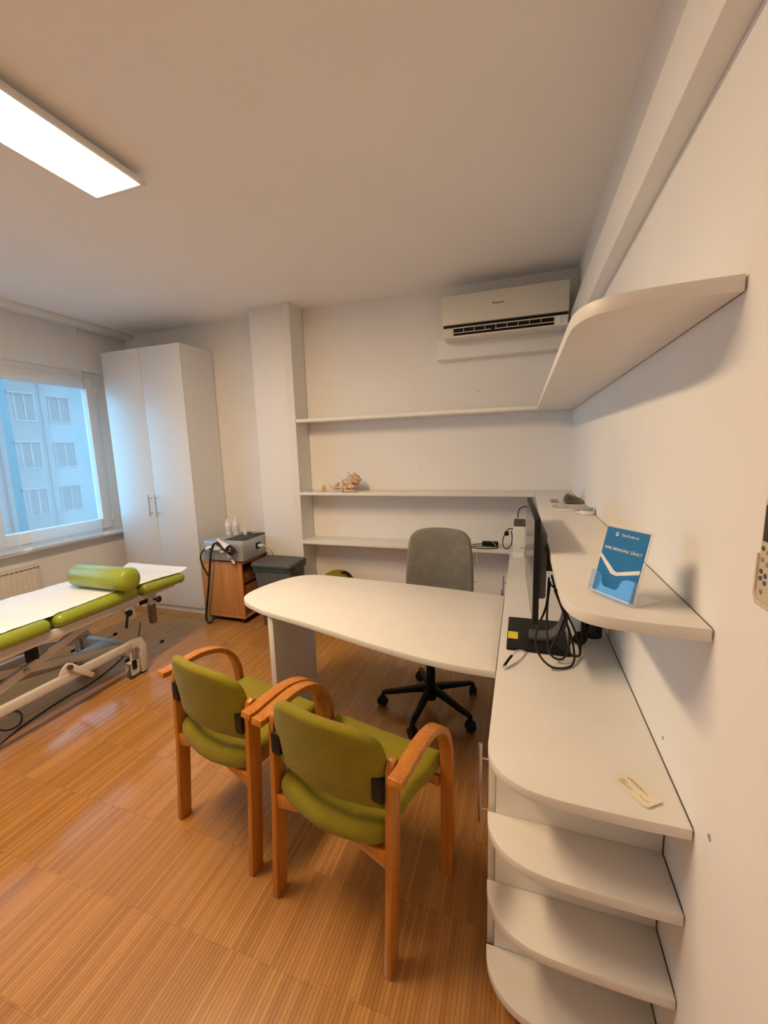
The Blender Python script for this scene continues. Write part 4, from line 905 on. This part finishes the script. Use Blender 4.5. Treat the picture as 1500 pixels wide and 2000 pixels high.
t = thing('hanging_cable', 'thin white cable hanging down the wall from lowest shelf', 'cable', (-0.31, 3.06, 0.60))
MB().tube([(0.005, 0.025, 0.107), (0.004, -0.001, 0.103), (0.003, -0.001, 0.05), (0.018, 0.0, -0.05), (0.015, 0.0, -0.125), (0.0, 0.0, -0.145)], 0.0018).build('cord', M['plastic_w'], t, smooth_a=60)
MB().cyl((0.0, 0, -0.145), (-0.03, 0, -0.157), 0.004, n=8).build('connector', M['tape_grey'], t)

# ------------------------------------------------------------------ leaflet stand on the bar counter
t = thing('leaflet_stand', 'clear acrylic stand with blue feedback card on the raised counter', 'leaflet stand', (0.195, 0.98, 1.1285))
A = Vector((0.157, 1.035)); Bv = Vector((0.232, 0.932)); u = (Bv-A).normalized(); nrm = Vector((u.y, -u.x))   # faces camera-left
if nrm.dot(Vector((0.0, 0.0))-A) < 0: nrm = -nrm
Wd = 0.112; Hd = 0.158; lean = radians(15)
org = (A+Bv)/2
def L3(a, b, h):   # a along width, b up the card, h off the card toward viewer
    p = org+u*a - nrm*(b*sin(lean)) + nrm*(h*cos(lean))
    z = 1.1285+b*cos(lean)+h*sin(lean)
    return (p.x, p.y, z)
def L3b(h0, x0, x1, y0, y1, h1): return MB().prism([(x0, y0), (x1, y0), (x1, y1), (x0, y1)], h0, h1, lambda a, b, h: L3(a, b, h))
off(t, L3b(0.0, -Wd/2, Wd/2, 0.004, Hd, 0.002)).build('back_plate', M['acrylic'], t)
off(t, L3b(0.0145, -Wd/2, Wd/2, 0.004, 0.014, 0.0165)).build('pocket_front', M['acrylic'], t)
off(t, MB().prism([(-Wd/2, 0.012), (-Wd/2, 0.052), (-Wd/2+0.018, 0.052), (-Wd/2+0.030, 0.045), (-Wd/2+0.034, 0.028), (-Wd/2+0.042, 0.022), (Wd/2-0.042, 0.022), (Wd/2-0.034, 0.028), (Wd/2-0.030, 0.045), (Wd/2-0.018, 0.052), (Wd/2, 0.052), (Wd/2, 0.012)], 0.0145, 0.0165, lambda a, b, h: L3(a, b, h))).build('pocket_lip', M['acrylic'], t)
for s in (-1, 1): off(t, L3b(0.002, s*Wd/2-0.001, s*Wd/2+0.001, 0.004, 0.052, 0.0145)).build('pocket_side', M['acrylic'], t)
off(t, L3b(0.0, -Wd/2, Wd/2, 0.002, 0.004, 0.0165)).build('pocket_floor', M['acrylic'], t)
off(t, MB().prism([(-Wd/2, 0.0), (Wd/2, 0.0), (Wd/2, -0.075), (-Wd/2, -0.075)], 1.1286, 1.1306, lambda a, b, h: (org.x+u.x*a+nrm.x*b, org.y+u.y*a+nrm.y*b, h))).build('foot_plate', M['acrylic'], t)
M['edge'] = mat('acrylic_edge_glint', (0.85, 0.85, 0.85), 0.3)  # opaque white for strips that paint the glint along the clear acrylic edges
off(t, L3b(0.0, Wd/2+0.0001, Wd/2+0.0013, 0.004, Hd, 0.002)).build('edge_glint', M['edge'], t)
off(t, L3b(0.0, -Wd/2, Wd/2, Hd+0.0001, Hd+0.0012, 0.002)).build('edge_glint', M['edge'], t)
off(t, MB().prism([(Wd/2+0.0001, 0.0), (Wd/2+0.0013, 0.0), (Wd/2+0.0013, -0.075), (Wd/2+0.0001, -0.075)], 1.1287, 1.1307, lambda a, b, h: (org.x+u.x*a+nrm.x*b, org.y+u.y*a+nrm.y*b, h))).build('edge_glint', M['edge'], t)
off(t, L3b(0.0167, -Wd/2, -Wd/2+0.0012, 0.010, 0.052, 0.0172)).build('edge_glint', M['edge'], t)
off(t, L3b(0.0167, -Wd/2, Wd/2, 0.006, 0.0072, 0.0172)).build('edge_glint', M['edge'], t)
cd = off(t, L3b(0.0025, -Wd/2+0.003, Wd/2-0.003, 0.006, Hd-0.003, 0.0045)).build('blue_card', M['blue'], t)
chv = [(-Wd/2+0.003, 0.090), (-0.006, 0.060), (Wd/2-0.003, 0.080), (Wd/2-0.003, 0.071), (-0.004, 0.0515), (-Wd/2+0.003, 0.083)]
chv = [(-Wd/2+0.003, 0.093), (-0.008, 0.061), (0.0, 0.059), (Wd/2-0.003, 0.077), (Wd/2-0.003, 0.068), (0.0, 0.051), (-0.014, 0.052), (-Wd/2+0.003, 0.085)]
off(t, MB().prism(chv, 0.0046, 0.0049, lambda a, b, h: L3(a, b, h))).build('white_chevron', M['print_w'], cd)
def cardmat(a, b, h=0.0047):
    o_ = Vector(L3(a, b, h))-t.location
    ax = (Vector(L3(1, 0, 0))-Vector(L3(0, 0, 0))); up = Vector(L3(0, 1, 0))-Vector(L3(0, 0, 0)); nn = ax.cross(up)
    return Matrix(((ax.x, up.x, nn.x, o_.x), (ax.y, up.y, nn.y, o_.y), (ax.z, up.z, nn.z, o_.z), (0, 0, 0, 1)))
text_part('slogan', 'IHRE MEINUNG ZÄHLT', 0.0092, cardmat(0.001, 0.108), M['print_w'], cd)
text_part('header_text', 'DocFinder.at', 0.0080, cardmat(0.010, 0.1415), M['print_w'], cd)
ic = MB().prism([(-0.0265, 0.1375), (-0.0205, 0.1375), (-0.0195, 0.143), (-0.0235, 0.1475), (-0.0275, 0.143)], 0.0046, 0.0049, lambda a, b, h: L3(a, b, h))
off(t, ic).build('header_icon', M['print_w'], cd)
off(t, MB().prism([(-0.0243, 0.139), (-0.0228, 0.139), (-0.0228, 0.145), (-0.0243, 0.145)], 0.0050, 0.0051, lambda a, b, h: L3(a, b, h)).prism([(-0.0262, 0.1412), (-0.0210, 0.1412), (-0.0210, 0.1427), (-0.0262, 0.1427)], 0.0050, 0.0051, lambda a, b, h: L3(a, b, h))).build('icon_cross', M['blue'], cd)

# ------------------------------------------------------------------ things at the far end of the bar counter
t = thing('pamphlet_stack', 'fanned stack of folded dark green pamphlets on raised counter', 'pamphlets', (0.288, 2.60, 1.1285))
for k in range(9):
    an = radians(4+k*4.2)
    z = 0.002+k*0.0015
    MB().prism([(0, 0), (0.095, 0), (0.095, 0.0016), (0, 0.0016)], -0.075, 0.075, lambda a, b, h: (0.046-(a*cos(an)-b*sin(an)), h+0.002*k, z+a*sin(an)*0.55+b*cos(an))).build('pamphlet', M['pamphlet'] if k % 2 == 0 else M['paper_grey'], t)
t = tag(MB().prism([(-0.022, -0.08), (0.022, -0.08), (0.022, 0.08), (-0.022, 0.08)], 0, 0.0015).build('small_card', M['paper_grey'], loc=(0.190, 2.655, 1.1285)), 'small grey printed card left of the pamphlet stack', 'card')
t = tag(MB().box(-0.085, 0.085, -0.055, 0.055, 0, 0.004).build('leaflet', mat('leaflet_print', (0.60, 0.52, 0.50), 0.6, var=0.2, nscale=90), loc=(0.248, 2.40, 1.1285)), 'flat printed leaflet behind the white notepad on counter', 'leaflet')
t = thing('notepad', 'white notepad with printed cover on the raised counter', 'notepad', (0.205, 2.30, 1.1285))
MB().box(-0.045, 0.050, -0.035, 0.035, 0, 0.010).build('pad_block', M['print_w'], t, bevel=0.001)
MB().box(-0.045, 0.050, -0.035, 0.035, 0.0102, 0.0112).build('cover_print', mat('pad_print', (0.55, 0.48, 0.47), 0.6, var=0.18, nscale=120), t)
t = thing('folded_card', 'white card with dark picture beside the notepad', 'card', (0.278, 2.265, 1.1285))
MB().box(-0.018, 0.055, -0.04, 0.04, 0, 0.004).build('card_sheet', M['print_w'], t)
MB().box(-0.010, 0.028, -0.025, 0.028, 0.0041, 0.0046).build('picture', M['pamphlet'], t)
t = thing('tape_dispenser', 'round white tape dispenser with grey lid against the wall', 'dispenser', (0.302, 2.165, 1.1285))
MB().lathe([(0.030, 0), (0.033, 0.003), (0.034, 0.014), (0.031, 0.019), (0.0, 0.019)]).build('dispenser_body', M['plastic_w2'], t)
MB().lathe([(0.027, 0.019), (0.028, 0.021), (0.028, 0.032), (0.0, 0.033)]).build('grey_lid', M['tape_grey'], t)
MB().box(-0.045, -0.026, -0.012, 0.012, 0, 0.016).build('tab', M['plastic_w2'], t, bevel=0.004)

# ------------------------------------------------------------------ shells on the middle shelf
SZ = 1.1232
def noise_blob(name, c, s, m_, par, seed, amp=0.3):
    bm = bmesh.new(); bmesh.ops.create_icosphere(bm, subdivisions=3, radius=1); rn = random.Random(seed); ph = [rn.random()*6 for _ in range(6)]
    for v_ in bm.verts:
        d = v_.co.normalized(); k = 1+amp*(sin(d.x*5+ph[0])*sin(d.y*6+ph[1])+0.6*sin(d.z*9+ph[2])*sin(d.x*8+ph[3]))
        v_.co = Vector((d.x*s[0]*k+c[0], d.y*s[1]*k+c[1], d.z*s[2]*k+c[2]))
    me = bpy.data.meshes.new(name); bm.to_mesh(me); bm.free(); me.polygons.foreach_set('use_smooth', [True]*len(me.polygons)); me.materials.append(m_)
    o = bpy.data.objects.new(name, me); C.objects.link(o); o.parent = par; return o
def spiral_shell(name, c, R0, par, m_, ax=(0.3, -1, 0.4), turns=2.2):
    d = Vector(ax).normalized(); a = d.orthogonal().normalized(); b = d.cross(a); pts = []; sc = []
    n_ = 34
    for i in range(n_):
        q = i/(n_-1); an = turns*2*pi*q; rad = R0*(0.12+0.88*q**1.3)*0.62
        pts.append(Vector(c)+a*cos(an)*rad+b*sin(an)*rad-d*R0*0.5*q); sc.append(0.15+0.85*q**1.2)
    return MB().sweep(pts, [(R0*0.42*cos(2*pi*k/12), R0*0.42*sin(2*pi*k/12)) for k in range(12)], scale=sc).build(name, m_, par, smooth_a=70)
t = thing('seashell_cluster', 'large cream seashell and coral cluster on middle shelf', 'seashell', (-1.38, 3.15, SZ))
noise_blob('coral_base', (0.015, 0, 0.045), (0.085, 0.05, 0.035), M['shell'], t, 3, 0.25)
noise_blob('coral_knob', (0.055, 0.0, 0.10), (0.055, 0.04, 0.045), M['shell'], t, 5, 0.35)
spiral_shell('spiral_shell', (-0.005, -0.045, 0.075), 0.050, t, M['shell'])
def half_shell(name, c, R_, par, m_, tilt):
    v = []; f = []; nr, na = 8, 28; Rm = Matrix.Rotation(tilt[0], 4, 'X') @ Matrix.Rotation(tilt[1], 4, 'Z')
    for s_off in (0, 0.06):
        for j in range(nr+1):
            q = j/nr
            for i in range(na):
                an = 2*pi*i/na; r_ = R_*q*(1+0.05*sin(an*9)*q)*(1-s_off)
                p = Rm @ Vector((r_*cos(an), r_*sin(an)*0.8, -R_*0.55*(1-q*q)*(1-s_off*1.5))); v.append((p.x+c[0], p.y+c[1], p.z+c[2]))
    m1 = (nr+1)*na
    for j in range(nr):
        for i in range(na):
            q0 = (j*na+i, j*na+(i+1) % na, (j+1)*na+(i+1) % na, (j+1)*na+i); f.append(q0); f.append(tuple(reversed([k+m1 for k in q0])))
    for i in range(na): f.append((nr*na+i, nr*na+(i+1) % na, m1+nr*na+(i+1) % na, m1+nr*na+i))
    return MB().add(v, f).build(name, m_, par, smooth_a=60)
half_shell('scallop_shell', (-0.045, -0.045, 0.062), 0.034, t, M['shell'], (radians(62), 0.3))
half_shell('pearl_shell', (-0.105, -0.01, 0.050), 0.058, t, M['shell2'], (radians(-50), 0.2))
for k in range(7):
    rn = random.Random(k+20); a = rn.uniform(0, 2*pi); x = 0.06+0.045*cos(a); z = 0.10+0.03*sin(a)
    MB().tube([(x, -0.01, z), (x+rn.uniform(-0.01, 0.02), -0.03, z+rn.uniform(0.005, 0.025)), (x+rn.uniform(-0.01, 0.03), -0.035, z+rn.uniform(0.02, 0.045))], 0.006, res=3).build('coral_branch', M['shell'], t)
for k in range(5):
    noise_blob('small_shell', (-0.02+0.028*k, -0.05, 0.012+0.004*(k % 2)), (0.015, 0.012, 0.011), M['shell'], t, k+40, 0.25)
t = thing('starfish', 'small orange spiky starfish left of the shell cluster', 'starfish', (-1.585, 3.14, SZ))
pts = []
for k in range(10):
    a = pi/2+2*pi*k/10; r_ = 0.030 if k % 2 == 0 else 0.011; pts.append((r_*cos(a), r_*sin(a)))
MB().prism(pts, -0.006, 0.006, lambda a, b, h: (a, h-0.02+(b+0.02)*0.35, b+0.026)).build('star_body', M['star'], t, bevel=0.002)
for k in range(6):
    a = 2*pi*k/6+0.3; MB().cyl((0.004*cos(a), -0.012, 0.022+0.004*sin(a)), (0.024*cos(a), -0.028, 0.024+0.020*sin(a)), 0.004, 0.0008, n=8).build('spike', M['star'], t)
t = tag(noise_blob('pale_shell', (0, 0, 0.03), (0.022, 0.012, 0.030), M['shell2'], None, 9, 0.08), 'pale translucent round shell leaning behind the starfish', 'seashell'); t.location = (-1.62, 3.20, SZ)
t = tag(noise_blob('glossy_pebble', (0, 0, 0.009), (0.020, 0.012, 0.008), mat('pearly_stone', (0.45, 0.45, 0.40), 0.08, var=0.3, nscale=80, metal=0.3), None, 11, 0.15), 'small glossy pebble at left end of middle shelf', 'pebble'); t.location = (-1.71, 3.12, SZ)

# ------------------------------------------------------------------ plastic card on the worktop
t = thing('plastic_card', 'cream plastic card with gold arc near rounded end of worktop', 'card', (0.2575, 0.932, 0.7062))
ax = Vector((0.262-0.214, 0.886-0.953)).normalized(); bx = Vector((-ax.y, ax.x)); L_, Wc = 0.082, 0.045
def cf(a, b, h): 
    lift = 0.0035*((a)/(L_/2))**2
    return (ax.x*a+bx.x*b, ax.y*a+bx.y*b, h+lift)
o_ = rrect(-L_/2, L_/2, -Wc/2, Wc/2, 0.004, 3); o2 = []
v = []; f = []; nn = 16
for layer, hh in ((0, 0.0004), (1, 0.0012)):
    for i in range(nn+1):
        a = -L_/2+L_*i/nn; wc = Wc/2-(0.003 if i in (0, nn) else 0)
        v.append(cf(a, -wc, hh)); v.append(cf(a, wc, hh))
m1 = 2*(nn+1)
for i in range(nn):
    q = 2*i; f += [(q, q+1, q+3, q+2), (m1+q, m1+q+2, m1+q+3, m1+q+1), (q, q+2, m1+q+2, m1+q), (q+1, m1+q+1, m1+q+3, q+3)]
f += [(0, m1, m1+1, 1), (2*nn, 2*nn+1, m1+2*nn+1, m1+2*nn)]
MB().add(v, f).build('card_body', M['card'], t)
def strip(a0, a1, b0, b1, m_='ink', nm='print_line'):
    vv = []; ff = []; k = 8
    for i in range(k+1):
        a = a0+(a1-a0)*i/k; vv += [cf(a, b0, 0.0014), cf(a, b1, 0.0014)]
    for i in range(k): ff.append((2*i, 2*i+2, 2*i+3, 2*i+1))
    MB().add(vv, ff).build(nm, M[m_], t)
strip(-0.030, 0.000, 0.0130, 0.0147); strip(-0.036, 0.016, 0.0092, 0.0108)
for k in range(4): strip(-0.037, -0.026+0.004*(k % 2), -0.016+k*0.004, -0.0145+k*0.004)
strip(-0.025, -0.008, -0.013, -0.012); strip(-0.022, -0.004, -0.008, -0.007)
vv = []; ff = []
for i in range(13):
    q = i/12; a = 0.008+0.024*q; b_ = -0.004-0.005*sin(pi*q*0.9)+0.002*q; vv += [cf(a, b_-0.0009, 0.0015), cf(a, b_+0.0009, 0.0015)]
for i in range(12): ff.append((2*i, 2*i+2, 2*i+3, 2*i+1))
MB().add(vv, ff).build('gold_arc', M['gold'], t)

# ------------------------------------------------------------------ remote control in wall holder at the right picture edge
t = thing('remote_control', 'ivory remote control in holder on right wall at picture edge', 'remote control', (0.325, 0.660, 1.30))
MB().prism(rrect(-0.029, 0.029, -0.052, 0.095, 0.010), -0.010, 0.003, lambda a, b, h: (h, a, b)).build('remote_body', M['remote'], t, bevel=0.002)
MB().prism(rrect(-0.023, 0.023, 0.032, 0.082, 0.002), -0.0108, -0.0101, lambda a, b, h: (h, a, b)).build('screen', M['lcd'], t)
MB().prism([(-0.033, -0.058), (0.025, -0.058), (0.033, -0.046), (0.033, 0.012), (0.029, 0.014), (0.029, -0.040), (0.022, -0.052), (-0.029, -0.052), (-0.029, 0.014), (-0.033, 0.012)], -0.012, 0.0148, lambda a, b, h: (h, a, b)).build('wall_holder', M['remote'], t, bevel=0.001)
for k, (a, b_, m_) in enumerate([(0.020, 0.022, 'btn_green'), (0.008, 0.018, 'paper_grey'), (0.020, 0.006, 'paper_grey'), (0.008, 0.002, 'paper_grey'), (0.020, -0.010, 'btn_blue'), (0.009, -0.014, 'btn_blue'), (0.020, -0.020, 'btn_blue'), (0.009, -0.024, 'btn_blue'), (0.016, -0.038, 'paper_grey')]):
    MB().lathe([(0.0035, 0), (0.0032, 0.0012), (0.0, 0.0014)], (-0.0100, a, b_), (-1, 0, 0), 12).build('button', M[m_], t)
